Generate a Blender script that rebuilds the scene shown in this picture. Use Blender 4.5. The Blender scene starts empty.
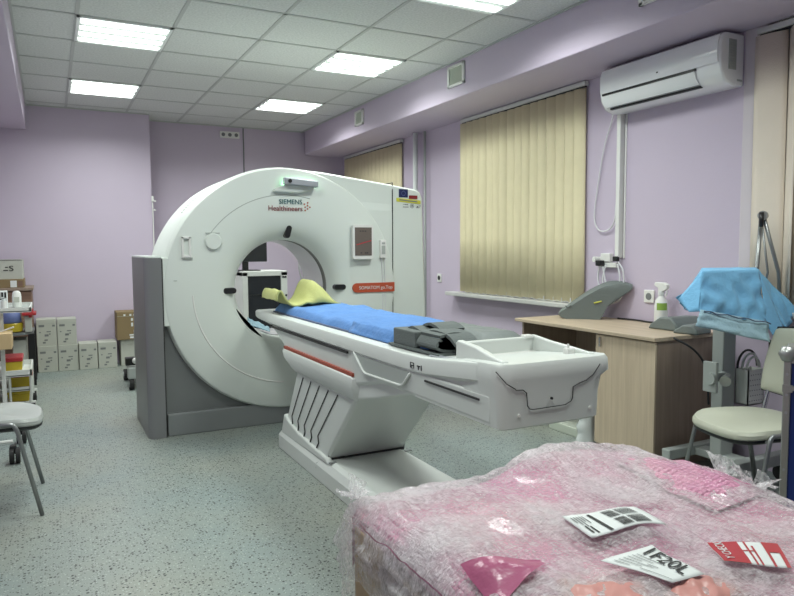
import bpy, bmesh, math, random
from mathutils import Vector, Matrix, noise
random.seed(7)
C = bpy.context.scene.collection
SC = bpy.context.scene
PI = math.pi
CEIL = 2.771

# ------------------------------------------------------------------ materials
def new_mat(name):
    m = bpy.data.materials.new(name); m.use_nodes = True
    nt = m.node_tree
    return m, nt, nt.nodes['Principled BSDF'], nt.nodes['Material Output']
def mat(name, col, rough=.5, metal=0., spec=.5, var=.06, vscale=6., bump=0., bscale=60., trans=0., coat=0., sheen=0.):
    m, nt, p, out = new_mat(name)
    N, L = nt.nodes, nt.links
    tc = N.new('ShaderNodeTexCoord')
    nz = N.new('ShaderNodeTexNoise'); nz.inputs['Scale'].default_value = vscale; nz.inputs['Detail'].default_value = 4
    L.new(tc.outputs['Object'], nz.inputs['Vector'])
    mx = N.new('ShaderNodeMix'); mx.data_type = 'RGBA'
    mx.inputs[6].default_value = (*[c*(1-var) for c in col], 1); mx.inputs[7].default_value = (*[min(1, c*(1+var)) for c in col], 1)
    L.new(nz.outputs['Fac'], mx.inputs[0]); L.new(mx.outputs[2], p.inputs['Base Color'])
    p.inputs['Roughness'].default_value = rough; p.inputs['Metallic'].default_value = metal
    p.inputs['Specular IOR Level'].default_value = spec
    p.inputs['Coat Weight'].default_value = coat
    p.inputs['Sheen Weight'].default_value = sheen
    p.inputs['Transmission Weight'].default_value = trans
    if bump:
        b = N.new('ShaderNodeBump'); b.inputs['Strength'].default_value = bump; b.inputs['Distance'].default_value = .01
        n2 = N.new('ShaderNodeTexNoise'); n2.inputs['Scale'].default_value = bscale; n2.inputs['Detail'].default_value = 3
        L.new(tc.outputs['Object'], n2.inputs['Vector']); L.new(n2.outputs['Fac'], b.inputs['Height']); L.new(b.outputs['Normal'], p.inputs['Normal'])
    return m
def emis(name, col, s):
    m, nt, p, out = new_mat(name)
    p.inputs['Base Color'].default_value = (*col, 1)
    p.inputs['Emission Color'].default_value = (*col, 1); p.inputs['Emission Strength'].default_value = s
    return m
def wood(name, c1, c2, rough=.45, axis=2, scale=1.):
    m, nt, p, out = new_mat(name); N, L = nt.nodes, nt.links
    tc = N.new('ShaderNodeTexCoord'); mp = N.new('ShaderNodeMapping')
    s = [28*scale]*3; s[axis] = 1.4*scale; mp.inputs['Scale'].default_value = s
    L.new(tc.outputs['Object'], mp.inputs['Vector'])
    nz = N.new('ShaderNodeTexNoise'); nz.inputs['Scale'].default_value = 1.6; nz.inputs['Detail'].default_value = 5; nz.inputs['Distortion'].default_value = .4
    L.new(mp.outputs['Vector'], nz.inputs['Vector'])
    cr = N.new('ShaderNodeValToRGB'); cr.color_ramp.elements[0].position = .35; cr.color_ramp.elements[1].position = .65
    cr.color_ramp.elements[0].color = (*c1, 1); cr.color_ramp.elements[1].color = (*c2, 1)
    L.new(nz.outputs['Fac'], cr.inputs[0]); L.new(cr.outputs[0], p.inputs['Base Color']); p.inputs['Roughness'].default_value = rough
    return m
def floor_mat():
    m, nt, p, out = new_mat('floor_vinyl'); N, L = nt.nodes, nt.links
    g = N.new('ShaderNodeNewGeometry')
    big = N.new('ShaderNodeTexNoise'); big.inputs['Scale'].default_value = 1.1; big.inputs['Detail'].default_value = 3
    L.new(g.outputs['Position'], big.inputs['Vector'])
    base = N.new('ShaderNodeValToRGB'); base.color_ramp.elements[0].position = .35; base.color_ramp.elements[1].position = .68
    base.color_ramp.elements[0].color = (.245, .295, .285, 1); base.color_ramp.elements[1].color = (.30, .315, .27, 1)
    L.new(big.outputs['Fac'], base.inputs[0])
    prev = base.outputs[0]
    for scale, thr, col, rnd in ((66, .19, (.03, .034, .034, 1), 1.), (105, .17, (.08, .09, .088, 1), 1.), (85, .16, (.42, .47, .44, 1), 1.)):
        v = N.new('ShaderNodeTexVoronoi'); v.inputs['Scale'].default_value = scale; v.inputs['Randomness'].default_value = rnd
        mp = N.new('ShaderNodeMapping'); mp.inputs['Location'].default_value = (scale*.37, scale*.11, .3)
        L.new(g.outputs['Position'], mp.inputs['Vector']); L.new(mp.outputs['Vector'], v.inputs['Vector'])
        sel = N.new('ShaderNodeSeparateColor'); L.new(v.outputs['Color'], sel.inputs[0])
        a = N.new('ShaderNodeMath'); a.operation = 'MULTIPLY'; a.inputs[1].default_value = thr*2; L.new(sel.outputs[0], a.inputs[0])
        c = N.new('ShaderNodeMath'); c.operation = 'LESS_THAN'; L.new(v.outputs['Distance'], c.inputs[0]); L.new(a.outputs[0], c.inputs[1])
        mx = N.new('ShaderNodeMix'); mx.data_type = 'RGBA'; mx.inputs[7].default_value = col
        L.new(c.outputs[0], mx.inputs[0]); L.new(prev, mx.inputs[6]); prev = mx.outputs[2]
    L.new(prev, p.inputs['Base Color']); p.inputs['Roughness'].default_value = .38; p.inputs['Specular IOR Level'].default_value = .4
    return m
def ceil_mat():
    m, nt, p, out = new_mat('ceiling_tile'); N, L = nt.nodes, nt.links
    g = N.new('ShaderNodeNewGeometry'); nz = N.new('ShaderNodeTexNoise'); nz.inputs['Scale'].default_value = 70; nz.inputs['Detail'].default_value = 4
    L.new(g.outputs['Position'], nz.inputs['Vector'])
    cr = N.new('ShaderNodeValToRGB'); cr.color_ramp.elements[0].position = .3; cr.color_ramp.elements[1].position = .7
    cr.color_ramp.elements[0].color = (.60, .62, .60, 1); cr.color_ramp.elements[1].color = (.76, .78, .76, 1)
    L.new(nz.outputs['Fac'], cr.inputs[0]); L.new(cr.outputs[0], p.inputs['Base Color']); p.inputs['Roughness'].default_value = .9
    return m
def film_mat():
    m, nt, p, out = new_mat('stretch_film'); N, L = nt.nodes, nt.links
    tc = N.new('ShaderNodeTexCoord')
    def nzz(sx, sy, sz, scale, det, dist=0, rot=0):
        mp = N.new('ShaderNodeMapping'); mp.inputs['Scale'].default_value = (sx, sy, sz); mp.inputs['Rotation'].default_value = (0, 0, rot)
        L.new(tc.outputs['Object'], mp.inputs['Vector'])
        n = N.new('ShaderNodeTexNoise'); n.inputs['Scale'].default_value = scale; n.inputs['Detail'].default_value = det; n.inputs['Distortion'].default_value = dist
        L.new(mp.outputs['Vector'], n.inputs['Vector']); return n
    a = nzz(3, 1, 1, 26, 6, 1.2, .5); b = nzz(1, 1, 1, 5.5, 4, .3); c = nzz(1, 3.5, 1, 55, 5, 1.5, -.2)
    ht = N.new('ShaderNodeMath'); ht.operation = 'ADD'; L.new(a.outputs['Fac'], ht.inputs[0]); L.new(c.outputs['Fac'], ht.inputs[1])
    bp = N.new('ShaderNodeBump'); bp.inputs['Strength'].default_value = .8; bp.inputs['Distance'].default_value = .008; L.new(ht.outputs[0], bp.inputs['Height'])
    p.inputs['Base Color'].default_value = (.94, .91, .93, 1); p.inputs['Roughness'].default_value = .22; p.inputs['Specular IOR Level'].default_value = .9
    p.inputs['Coat Weight'].default_value = .6; p.inputs['Coat Roughness'].default_value = .12
    L.new(bp.outputs['Normal'], p.inputs['Normal']); L.new(bp.outputs['Normal'], p.inputs['Coat Normal'])
    s = N.new('ShaderNodeMath'); s.operation = 'MULTIPLY'; L.new(a.outputs['Fac'], s.inputs[0]); L.new(c.outputs['Fac'], s.inputs[1])
    s2 = N.new('ShaderNodeMath'); s2.operation = 'ADD'; L.new(s.outputs[0], s2.inputs[0])
    bb = N.new('ShaderNodeMath'); bb.operation = 'MULTIPLY'; bb.inputs[1].default_value = .75; L.new(b.outputs['Fac'], bb.inputs[0]); L.new(bb.outputs[0], s2.inputs[1])
    cr = N.new('ShaderNodeMapRange'); cr.inputs['From Min'].default_value = .48; cr.inputs['From Max'].default_value = .76
    cr.inputs['To Min'].default_value = .16; cr.inputs['To Max'].default_value = .95; L.new(s2.outputs[0], cr.inputs['Value'])
    t = N.new('ShaderNodeBsdfTransparent'); mx = N.new('ShaderNodeMixShader')
    L.new(cr.outputs[0], mx.inputs[0]); tl = N.new('ShaderNodeBsdfTranslucent'); tl.inputs[0].default_value = (.95, .92, .94, 1); m2 = N.new('ShaderNodeMixShader'); m2.inputs[0].default_value = .3; L.new(p.outputs[0], m2.inputs[1]); L.new(tl.outputs[0], m2.inputs[2]); L.new(t.outputs[0], mx.inputs[1]); L.new(m2.outputs[0], mx.inputs[2]); L.new(mx.outputs[0], out.inputs['Surface'])
    return m
def bubble_mat():
    m, nt, p, out = new_mat('bubble_wrap'); N, L = nt.nodes, nt.links
    tc = N.new('ShaderNodeTexCoord'); v = N.new('ShaderNodeTexVoronoi'); v.inputs['Scale'].default_value = 75; v.inputs['Randomness'].default_value = .25
    L.new(tc.outputs['Object'], v.inputs['Vector'])
    bp = N.new('ShaderNodeBump'); bp.invert = True; bp.inputs['Strength'].default_value = .8; bp.inputs['Distance'].default_value = .012
    L.new(v.outputs['Distance'], bp.inputs['Height']); L.new(bp.outputs['Normal'], p.inputs['Normal'])
    nz = N.new('ShaderNodeTexNoise'); nz.inputs['Scale'].default_value = 3.2; nz.inputs['Detail'].default_value = 3; L.new(tc.outputs['Object'], nz.inputs['Vector'])
    cr = N.new('ShaderNodeValToRGB'); cr.color_ramp.elements[0].position = .38; cr.color_ramp.elements[1].position = .66
    cr.color_ramp.elements[0].color = (.66, .28, .43, 1); cr.color_ramp.elements[1].color = (.78, .48, .54, 1)
    L.new(nz.outputs['Fac'], cr.inputs[0]); L.new(cr.outputs[0], p.inputs['Base Color'])
    p.inputs['Roughness'].default_value = .2; p.inputs['Coat Weight'].default_value = .5
    return m
def cloth_mat(name, col, rough=.85, bump=.5, scale=45.):
    return mat(name, col, rough, var=.12, vscale=9, bump=bump, bscale=scale, spec=.25, sheen=.1)

M = dict(
 floor=floor_mat(), ceil=ceil_mat(),
 wall=mat('lilac_wall', (.59, .51, .625), .6, var=.03, vscale=2, bump=.08, bscale=90),
 grid=mat('ceiling_grid', (.50, .52, .50), .5), reveal=mat('reveal_white', (.66, .60, .64), .6),
 white=mat('scanner_white', (.74, .79, .74), .38, var=.015), white2=mat('table_white', (.66, .69, .66), .35, var=.015),
 tail=mat('tail_white', (.62, .62, .65), .4, var=.02), warm=mat('plastic_white', (.80, .80, .77), .4),
 seam=mat('dark_seam', (.03, .03, .03), .6), shade=mat('seam_grey', (.42, .45, .42), .6),
 grey=mat('metallic_grey', (.25, .255, .26), .38, metal=.35, var=.03), grey2=mat('panel_grey', (.19, .20, .20), .45, metal=.2, var=.03),
 plinth=mat('plinth_grey', (.22, .235, .235), .45), black=mat('black_plastic', (.012, .012, .013), .4), rubber=mat('black_rubber', (.02, .02, .02), .7),
 glass=mat('black_glass', (.008, .009, .012), .08, spec=.7), ring=mat('bore_ring', (.19, .19, .175), .5), liner=mat('bore_liner', (.76, .74, .76), .3),
 orange=mat('orange_red', (.50, .085, .035), .45), stripe=mat('rust_stripe', (.36, .075, .045), .5),
 teal=mat('teal_print', (.004, .10, .11), .5), maroon=mat('maroon_print', (.25, .03, .03), .5), orangedot=mat('dot_print', (.45, .10, .05), .5),
 ink=mat('black_ink', (.02, .02, .02), .6), greyink=mat('grey_ink', (.20, .21, .21), .6), paper=mat('white_paper', (.74, .77, .76), .6),
 tabscreen=mat('tablet_glass', (.16, .13, .115), .15), redprint=mat('red_print', (.45, .03, .04), .4), flagblue=mat('flag_blue', (.012, .02, .10), .5),
 flagred=mat('flag_red', (.24, .015, .02), .5), yellow=mat('yellow_sticker', (.62, .60, .06), .5),
 lightbar=emis('green_glow', (.35, 1., .5), 14.), steel=mat('brushed_steel', (.46, .48, .52), .4, metal=.4), chrome=mat('chrome', (.62, .62, .62), .18, metal=1.),
 tubegrey=mat('leg_grey', (.30, .31, .31), .32, metal=.7),
 blind=mat('blind_fabric', (.80, .72, .48), .8, var=.05, vscale=12, bump=.15, bscale=140), blind2=mat('blind_fabric_warm', (.82, .73, .62), .8, var=.05, bump=.15, bscale=140),
 rail=mat('rail_white', (.62, .62, .60), .4), ac=mat('aircon_white', (.93, .95, .95), .16, coat=1., var=.005), vent=mat('vent_grille', (.52, .56, .48), .6),
 desk=wood('desk_maple', (.50, .40, .29), (.60, .49, .36), axis=2), desktop=wood('desk_top', (.46, .37, .27), (.56, .45, .33), axis=1), deskside=wood('desk_side', (.27, .205, .16), (.33, .25, .195), axis=2),  # desk_side darker than the door: browner wood plus shade put into the colour
 foam=mat('grey_foam', (.16, .185, .178), .55, var=.05, bump=.1), foamdark=mat('dark_strap', (.125, .145, .14), .75, var=.12, bump=.3, bscale=120),
 bluemat=cloth_mat('blue_mattress', (.11, .26, .58)), bluedark=mat('blue_underlay', (.08, .11, .20), .6),
 drape=cloth_mat('blue_drape', (.22, .52, .80), .8, .35, 60), drapepale=cloth_mat('pale_drape', (.40, .60, .70), .7, .5, 80),
 lime=cloth_mat('lime_pad', (.52, .54, .21), .75, .3, 70),
 vinyl=mat('cream_vinyl', (.52, .53, .43), .35, var=.03), vinylgrey=mat('grey_vinyl', (.42, .44, .42), .35, var=.03),
 stand=mat('stand_grey', (.40, .43, .41), .4, var=.03), cable=mat('grey_cable', (.62, .64, .62), .45), cablew=mat('white_cable', (.74, .74, .76), .4),
 case=mat('case_blue', (.012, .035, .20), .35), alu=mat('aluminium', (.42, .43, .42), .35, metal=.7),
 carton=mat('white_carton', (.50, .51, .45), .75, var=.04), brown=mat('brown_carton', (.25, .18, .09), .8, var=.06), brown2=mat('kraft_carton', (.46, .35, .21), .8, var=.08),
 wood3=wood('cabinet_brown', (.20, .12, .085), (.26, .16, .11), axis=0), tan=mat('tan_carton', (.62, .46, .25), .7),
 red=mat('red_plastic', (.42, .03, .035), .35), yel=mat('yellow_plastic', (.55, .42, .03), .35), bluebag=mat('blue_bag', (.13, .17, .36), .5),
 trolley=mat('trolley_white', (.72, .74, .70), .4), traygl=mat('tray_grey', (.48, .53, .50), .25), film=film_mat(), bubble=bubble_mat(), foil=mat('pink_foil', (.42, .11, .21), .25, bump=.3, bscale=30), salmon=mat('salmon_foam', (.60, .27, .24), .35),
 labelgreen=mat('green_label', (.28, .45, .08), .5), limetag=mat('yellow_tag', (.55, .55, .06), .5), clear=mat('clear_sheet', (.62, .65, .64), .25), darkpanel=mat('dark_interior', (.012, .014, .02), .25),
 tube=emis('lamp_tube', (.93, 1., .96), 2.6), reflector=mat('lamp_reflector', (.86, .90, .87), .3),
)

# ------------------------------------------------------------------ mesh helpers
def B(): return bmesh.new()
def box(bm, x0, x1, y0, y1, z0, z1, bev=0., seg=2, mtx=None):
    vs = [bm.verts.new((x, y, z)) for x in (x0, x1) for y in (y0, y1) for z in (z0, z1)]
    fs = [bm.faces.new([vs[i] for i in f]) for f in ((0, 1, 3, 2), (4, 6, 7, 5), (0, 4, 5, 1), (2, 3, 7, 6), (0, 2, 6, 4), (1, 5, 7, 3))]
    if bev:
        es = list({e for f in fs for e in f.edges})
        r = bmesh.ops.bevel(bm, geom=es, offset=bev, segments=seg, affect='EDGES', profile=.5)
        vs = list({v for v in r['verts']} | {v for v in vs if v.is_valid})
    if mtx is not None:
        bmesh.ops.transform(bm, matrix=mtx, verts=[v for v in vs if v.is_valid])
    return bm
def tube(bm, pts, r, n=10, caps=True, closed=False):
    pts = [Vector(p) for p in pts]; rs = r if isinstance(r, (list, tuple)) else [r]*len(pts)
    rings = []; up = None
    for i, p in enumerate(pts):
        if closed: d = pts[(i+1) % len(pts)]-pts[i-1]
        elif i == 0: d = pts[1]-p
        elif i == len(pts)-1: d = p-pts[-2]
        else: d = (pts[i+1]-p).normalized()+(p-pts[i-1]).normalized()
        d.normalize()
        if up is None:
            up = Vector((0, 0, 1)) if abs(d.z) < .9 else Vector((1, 0, 0))
        a = d.cross(up).normalized(); b = a.cross(d).normalized(); up = b
        rings.append([bm.verts.new(p+rs[i]*(math.cos(t)*a+math.sin(t)*b)) for t in [2*PI*k/n for k in range(n)]])
    m = len(rings)
    for i in range(m if closed else m-1):
        A_, B_ = rings[i], rings[(i+1) % m]
        for k in range(n):
            bm.faces.new((A_[k], A_[(k+1) % n], B_[(k+1) % n], B_[k]))
    if caps and not closed:
        bm.faces.new(rings[0]); bm.faces.new(rings[-1][::-1])
    return bm
def smooth_path(pts, sub=6):
    P = [Vector(p) for p in pts]; out = []
    for i in range(len(P)-1):
        p0 = P[max(i-1, 0)]; p1 = P[i]; p2 = P[i+1]; p3 = P[min(i+2, len(P)-1)]
        for k in range(sub):
            t = k/sub
            out.append(.5*((2*p1)+(-p0+p2)*t+(2*p0-5*p1+4*p2-p3)*t*t+(-p0+3*p1-3*p2+p3)*t**3))
    out.append(P[-1]); return out
def fillet(pts, r=.05, seg=5):
    P = [Vector(p) for p in pts]; out = [P[0]]
    for i in range(1, len(P)-1):
        a = (P[i-1]-P[i]); b = (P[i+1]-P[i]); ra = min(r, a.length*.45, b.length*.45)
        s = P[i]+a.normalized()*ra; e = P[i]+b.normalized()*ra
        for k in range(seg+1):
            t = k/seg; out.append((1-t)**2*s+2*t*(1-t)*P[i]+t*t*e)
    out.append(P[-1]); return out
def cyl(bm, p0, p1, r, n=20, r2=None):
    return tube(bm, [p0, p1], [r, r if r2 is None else r2], n)
def prism(bm, poly, a0, a1, axis='y'):
    """poly of 2-D points extruded on an axis. y:(x,z)  x:(y,z)  z:(x,y)"""
    f = {'y': lambda u, v, w: (u, w, v), 'x': lambda u, v, w: (w, u, v), 'z': lambda u, v, w: (u, v, w)}[axis]
    A_ = [bm.verts.new(f(u, v, a0)) for u, v in poly]; B_ = [bm.verts.new(f(u, v, a1)) for u, v in poly]
    n = len(poly)
    bm.faces.new(A_); bm.faces.new(B_[::-1])
    for i in range(n): bm.faces.new((A_[i], B_[i], B_[(i+1) % n], A_[(i+1) % n]))
    return bm
def lathe(bm, prof, c, axis='y', n=64, closed=False):
    """prof: (r, t) with t along axis"""
    rings = []
    for r, t in prof:
        ring = []
        for k in range(n):
            a = 2*PI*k/n; u, v = r*math.cos(a), r*math.sin(a)
            ring.append(bm.verts.new((c[0]+u, c[1]+t, c[2]+v) if axis == 'y' else ((c[0]+u, c[1]+v, c[2]+t) if axis == 'z' else (c[0]+t, c[1]+u, c[2]+v))))
        rings.append(ring)
    for i in range(len(rings)-1):
        for k in range(n): bm.faces.new((rings[i][k], rings[i][(k+1) % n], rings[i+1][(k+1) % n], rings[i+1][k]))
    if closed:
        if prof[0][0] > 1e-4: bm.faces.new(rings[0])
        if prof[-1][0] > 1e-4: bm.faces.new(rings[-1])
    return bm
def grid(bm, fn, nu, nv):
    V = [[bm.verts.new(fn(i/nu, j/nv)) for j in range(nv+1)] for i in range(nu+1)]
    for i in range(nu):
        for j in range(nv): bm.faces.new((V[i][j], V[i+1][j], V[i+1][j+1], V[i][j+1]))
    return bm
def patch(bm, a, b, c, d, nu=14, nv=14, amp=0., fr=6., seed=0):
    a, b, c, d = map(Vector, (a, b, c, d)); nrm = (b-a).cross(d-a).normalized()
    def f(u, v):
        p = (1-u)*(1-v)*a+u*(1-v)*b+u*v*c+(1-u)*v*d
        w = min(1, 4*min(v, 1)) if amp else 0
        return p+nrm*amp*w*noise.noise(Vector((u*fr+seed, v*fr*.5, seed)))
    return grid(bm, f, nu, nv)
def rrect(x0, x1, y0, y1, r, seg=6):
    out = []
    for cx, cy, a in ((x1-r, y1-r, 0), (x0+r, y1-r, PI/2), (x0+r, y0+r, PI), (x1-r, y0+r, 1.5*PI)):
        for k in range(seg+1): out.append((cx+r*math.cos(a+PI/2*k/seg), cy+r*math.sin(a+PI/2*k/seg)))
    return out
def wloc(o):
    v = Vector((0, 0, 0))
    while o is not None: v += o.location; o = o.parent
    return v
def obj(name, bm, m, parent=None, smooth=False, bev=0., solid=0., sub=0, local=False, origin=None):
    bmesh.ops.recalc_face_normals(bm, faces=bm.faces)
    if not local:
        if parent is not None: bmesh.ops.translate(bm, verts=bm.verts, vec=-wloc(parent))
        elif origin is None:
            xs = [v.co for v in bm.verts]; lo = Vector([min(c[i] for c in xs) for i in range(3)]); hi = Vector([max(c[i] for c in xs) for i in range(3)])
            origin = Vector(((lo.x+hi.x)/2, (lo.y+hi.y)/2, lo.z))
        if parent is None and origin is not None: bmesh.ops.translate(bm, verts=bm.verts, vec=-Vector(origin))
    me = bpy.data.meshes.new(name); bm.to_mesh(me); bm.free()
    o = bpy.data.objects.new(name, me); C.objects.link(o)
    if isinstance(m, str): m = M[m]
    me.materials.append(m)
    if parent is not None: o.parent = parent
    elif origin is not None: o.location = origin
    if smooth:
        for p in me.polygons: p.use_smooth = True
        if smooth == 'auto': me.set_sharp_from_angle(angle=math.radians(35))
    if solid: s = o.modifiers.new('s', 'SOLIDIFY'); s.thickness = solid; s.offset = 0
    if bev:
        b = o.modifiers.new('b', 'BEVEL'); b.width = bev; b.segments = 3; b.limit_method = 'ANGLE'; b.angle_limit = math.radians(40)
    if sub: s = o.modifiers.new('sub', 'SUBSURF'); s.levels = sub; s.render_levels = sub
    return o
def thing(name, label, cat, loc, group=None, rot=0.):
    o = bpy.data.objects.new(name, None); C.objects.link(o); o.location = loc; o.rotation_euler.z = rot; o.empty_display_size = .1
    o['label'] = label; o['category'] = cat
    if group: o['group'] = group
    return o
def tag(o, label, cat, group=None):
    o['label'] = label; o['category'] = cat
    if group: o['group'] = group
    return o
def struct(name, bm, m, **k):
    o = obj(name, bm, m, **k); o['kind'] = 'structure'; return o
def tmesh(s, size, ext=.0008, align='LEFT'):
    cu = bpy.data.curves.new('t', 'FONT'); cu.body = s; cu.size = size; cu.extrude = ext; cu.align_x = align; cu.resolution_u = 3
    o = bpy.data.objects.new('t', cu); C.objects.link(o)
    bpy.context.view_layer.update()
    me = bpy.data.meshes.new_from_object(o.evaluated_get(bpy.context.evaluated_depsgraph_get()))
    bpy.data.objects.remove(o); bm = B(); bm.from_mesh(me); bpy.data.meshes.remove(me)
    return bm
def text_front(name, s, x0, x1, z0, h, y, m, parent, ext=.0008):
    """text on a plane facing -y, fitted between x0 and x1 with cap height h"""
    bm = tmesh(s, 1., 0.)
    xs = [v.co.x for v in bm.verts]; ys = [v.co.y for v in bm.verts]
    a, b = min(xs), max(xs); top = max(ys)
    for v in bm.verts:
        v.co = Vector((x0+(v.co.x-a)/(b-a)*(x1-x0), y, z0+v.co.y/top*h))
    r = bmesh.ops.extrude_face_region(bm, geom=list(bm.faces))
    bmesh.ops.translate(bm, verts=[g for g in r['geom'] if isinstance(g, bmesh.types.BMVert)], vec=(0, -ext*2, 0))
    return obj(name, bm, m, parent)

# ------------------------------------------------------------------ setting
XL, XR, YF, YB, YA = -1.05, 3.55, -1.6, 8.09, 8.46
bm = B(); box(bm, XL-.1, XR+.1, YF-.1, YA+.1, -.05, 0); struct('floor', bm, 'floor')
bm = B(); box(bm, XL-.1, XR+.1, YF-.1, YA+.1, CEIL, CEIL+.05); ceil = struct('ceiling', bm, 'ceil')
bm = B()
gx = [.219+.6*i for i in range(-1, 5)]; gy = [4.302+.6*i for i in range(-9, 7)]
for x in gx: box(bm, x-.012, x+.012, YF, YA, CEIL-.004, CEIL)
for y in gy: box(bm, -.16, 2.985, y-.012, y+.012, CEIL-.004, CEIL)
struct('ceiling_grid', bm, 'grid', parent=ceil)
bm = B(); box(bm, XL-.1, 1.055, YB, YA+.1, 0, CEIL); struct('wall_back', bm, 'wall')
bm = B(); box(bm, 1.055, XR+.1, YA, YA+.1, 0, CEIL); struct('wall_alcove', bm, 'wall')
bm = B(); box(bm, XL-.1, XL, YF, YB, 0, CEIL); struct('wall_left', bm, 'wall')
bm = B(); box(bm, XL-.1, XR+.1, YF-.1, YF, 0, CEIL); struct('wall_front', bm, 'wall')
bm = B(); box(bm, XR, XR+.1, 2.57, YA, 0, CEIL); box(bm, XR, XR+.1, YF, .9, 0, CEIL); box(bm, XR, XR+.1, .9, 2.57, 0, .9); box(bm, XR, XR+.1, .9, 2.57, 2.53, CEIL)
struct('wall_right', bm, 'wall')
bm = B(); box(bm, 2.985, XR, YF, YA-.14, 2.47, CEIL)
prism(bm, [(2.985, YA-.14), (XR, YA-.14), (XR, YA), (3.05, YA), (3.02, YA-.02), (2.99, YA-.08)], 2.47, CEIL, 'z'); struct('trim_1', bm, 'wall', bev=.008)
bm = B(); box(bm, XL, -.16, YF, YB, 2.51, CEIL); struct('trim_2', bm, 'wall', bev=.008)
# shadow gap angle round the ceiling, vertical seam in the alcove
bm = B(); box(bm, 2.205, 2.217, YA-.012, YA, 0, CEIL); struct('trim_3', bm, 'greyink')
bm = B(); box(bm, -.16, 1.055, YB-.015, YB, CEIL-.012, CEIL); box(bm, 1.055, 2.98, YA-.015, YA, CEIL-.012, CEIL); box(bm, 2.97, 2.985, YF, YA, CEIL-.012, CEIL); box(bm, -.16, -.145, YF, YB, CEIL-.02, CEIL)
struct('trim_4', bm, 'grid')
# window 3 recess (right edge of picture) with its reveal
bm = B(); box(bm, XR-.004, XR+.1, 2.44, 2.575, .9, 2.53); struct('trim_5', bm, 'reveal', bev=.01)
def window(n, y0, y1, x):
    bm = B()
    for a, b, c, d in ((y0, y0+.06, .87, 2.45), (y1-.06, y1, .87, 2.45), (y0, y1, .87, .93), (y0, y1, 2.39, 2.45), ((y0+y1)/2-.03, (y0+y1)/2+.03, .87, 2.45)):
        box(bm, x-.012, x, a, b, c, d)
    f = struct('window_%d' % n, bm, 'rail')
    bm = B(); box(bm, x-.006, x-.001, y0+.05, y1-.05, .92, 2.4); obj('pane', bm, 'glass', f)
    return f
window(1, 3.95, 5.42, XR); window(2, 6.8, 8.2, XR)
f = window(3, .9, 2.44, XR+.09); f.children[0].data.materials[0] = M['blind2']; f.children[0].name = 'beige_pane'  # window pane given the slat colour to brighten the gaps between slats
def sill(n, y0, y1):
    bm = B(); box(bm, XR-.11, XR, y0, y1, .80, .835, .006); struct('window_sill_%d' % n, bm, 'rail')
sill(1, 3.80, 5.66); sill(2, 6.7, 8.3); 
bm = B(); box(bm, XR-.09, XR+.1, .9, 2.56, .88, .91, .005); struct('window_sill_3', bm, 'rail')

# ------------------------------------------------------------------ vertical blinds
def blind(label, y0, y1, z0, z1, x, n, tilt, m, hw=None):
    t = thing('vertical_blind', label, 'blind', (x, (y0+y1)/2, z0), 'vertical blinds on the window wall')
    bm = B(); box(bm, x-.022, x+.018, y0-.02, y1+.02, z1, z1+.032, .004); obj('headrail', bm, 'rail', t)
    bm = B(); box(bm, x-.008, x+.008, y0-.01, y1+.01, z1-.008, z1+.001); obj('track', bm, 'seam', t)
    pitch = (y1-y0)/n; w = hw or pitch*.525
    for i in range(n):
        yc = y0+pitch*(i+.5); a = (.8 if i % 3 == 0 else -.2)*random.uniform(.85, 1.15) if tilt == 0 else tilt*(1+.55*random.uniform(-1, 1)); lean = random.uniform(-.012, .012)
        zt = z1-.012; zb = z0+random.uniform(-.004, .004)
        bm = B()
        def f(u, v):
            s = (u-.5)*2*w; bow = .012*(1-(2*u-1)**2)
            dx = math.sin(a)*s-math.cos(a)*bow; dy = math.cos(a)*s+math.sin(a)*bow
            return Vector((x+dx-.001*i % 2, yc+dy+lean*(1-v), zb+(zt-zb)*v))
        grid(bm, f, 6, 3); s = obj('slat', bm, m, t, smooth=True, solid=.0016)
        bm = B(); box(bm, x-.006+0, x+.004, yc-w*.7+lean, yc+w*.7+lean, zb-.004, zb+.03); obj('weight', bm, 'warm', s)
    bm = B(); tube(bm, [(x-.022, y0+pitch*.5, z0+.008)]+[(x-.02-.006*(k % 2), y0+pitch*(k*.5+.5), z0+.006-.012*(k % 2)) for k in range(1, 2*n-1)], .0022, 5); obj('bottom_chain', bm, 'warm', t)
    return t
blind('beige vertical blind closed over the window between scanner and air conditioner', 3.825, 5.455, .845, 2.43, XR-.032, 16, -.3, 'blind')
blind('beige vertical blind in the far corner behind the white scanner', 6.72, 8.27, .845, 2.43, XR-.032, 15, -.2, 'blind')
blind('warm beige vertical blind with turned slats at the right picture edge', 1.1, 2.47, .93, 2.425, XR+.0, 11, .0, 'blind2', .085)

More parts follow.
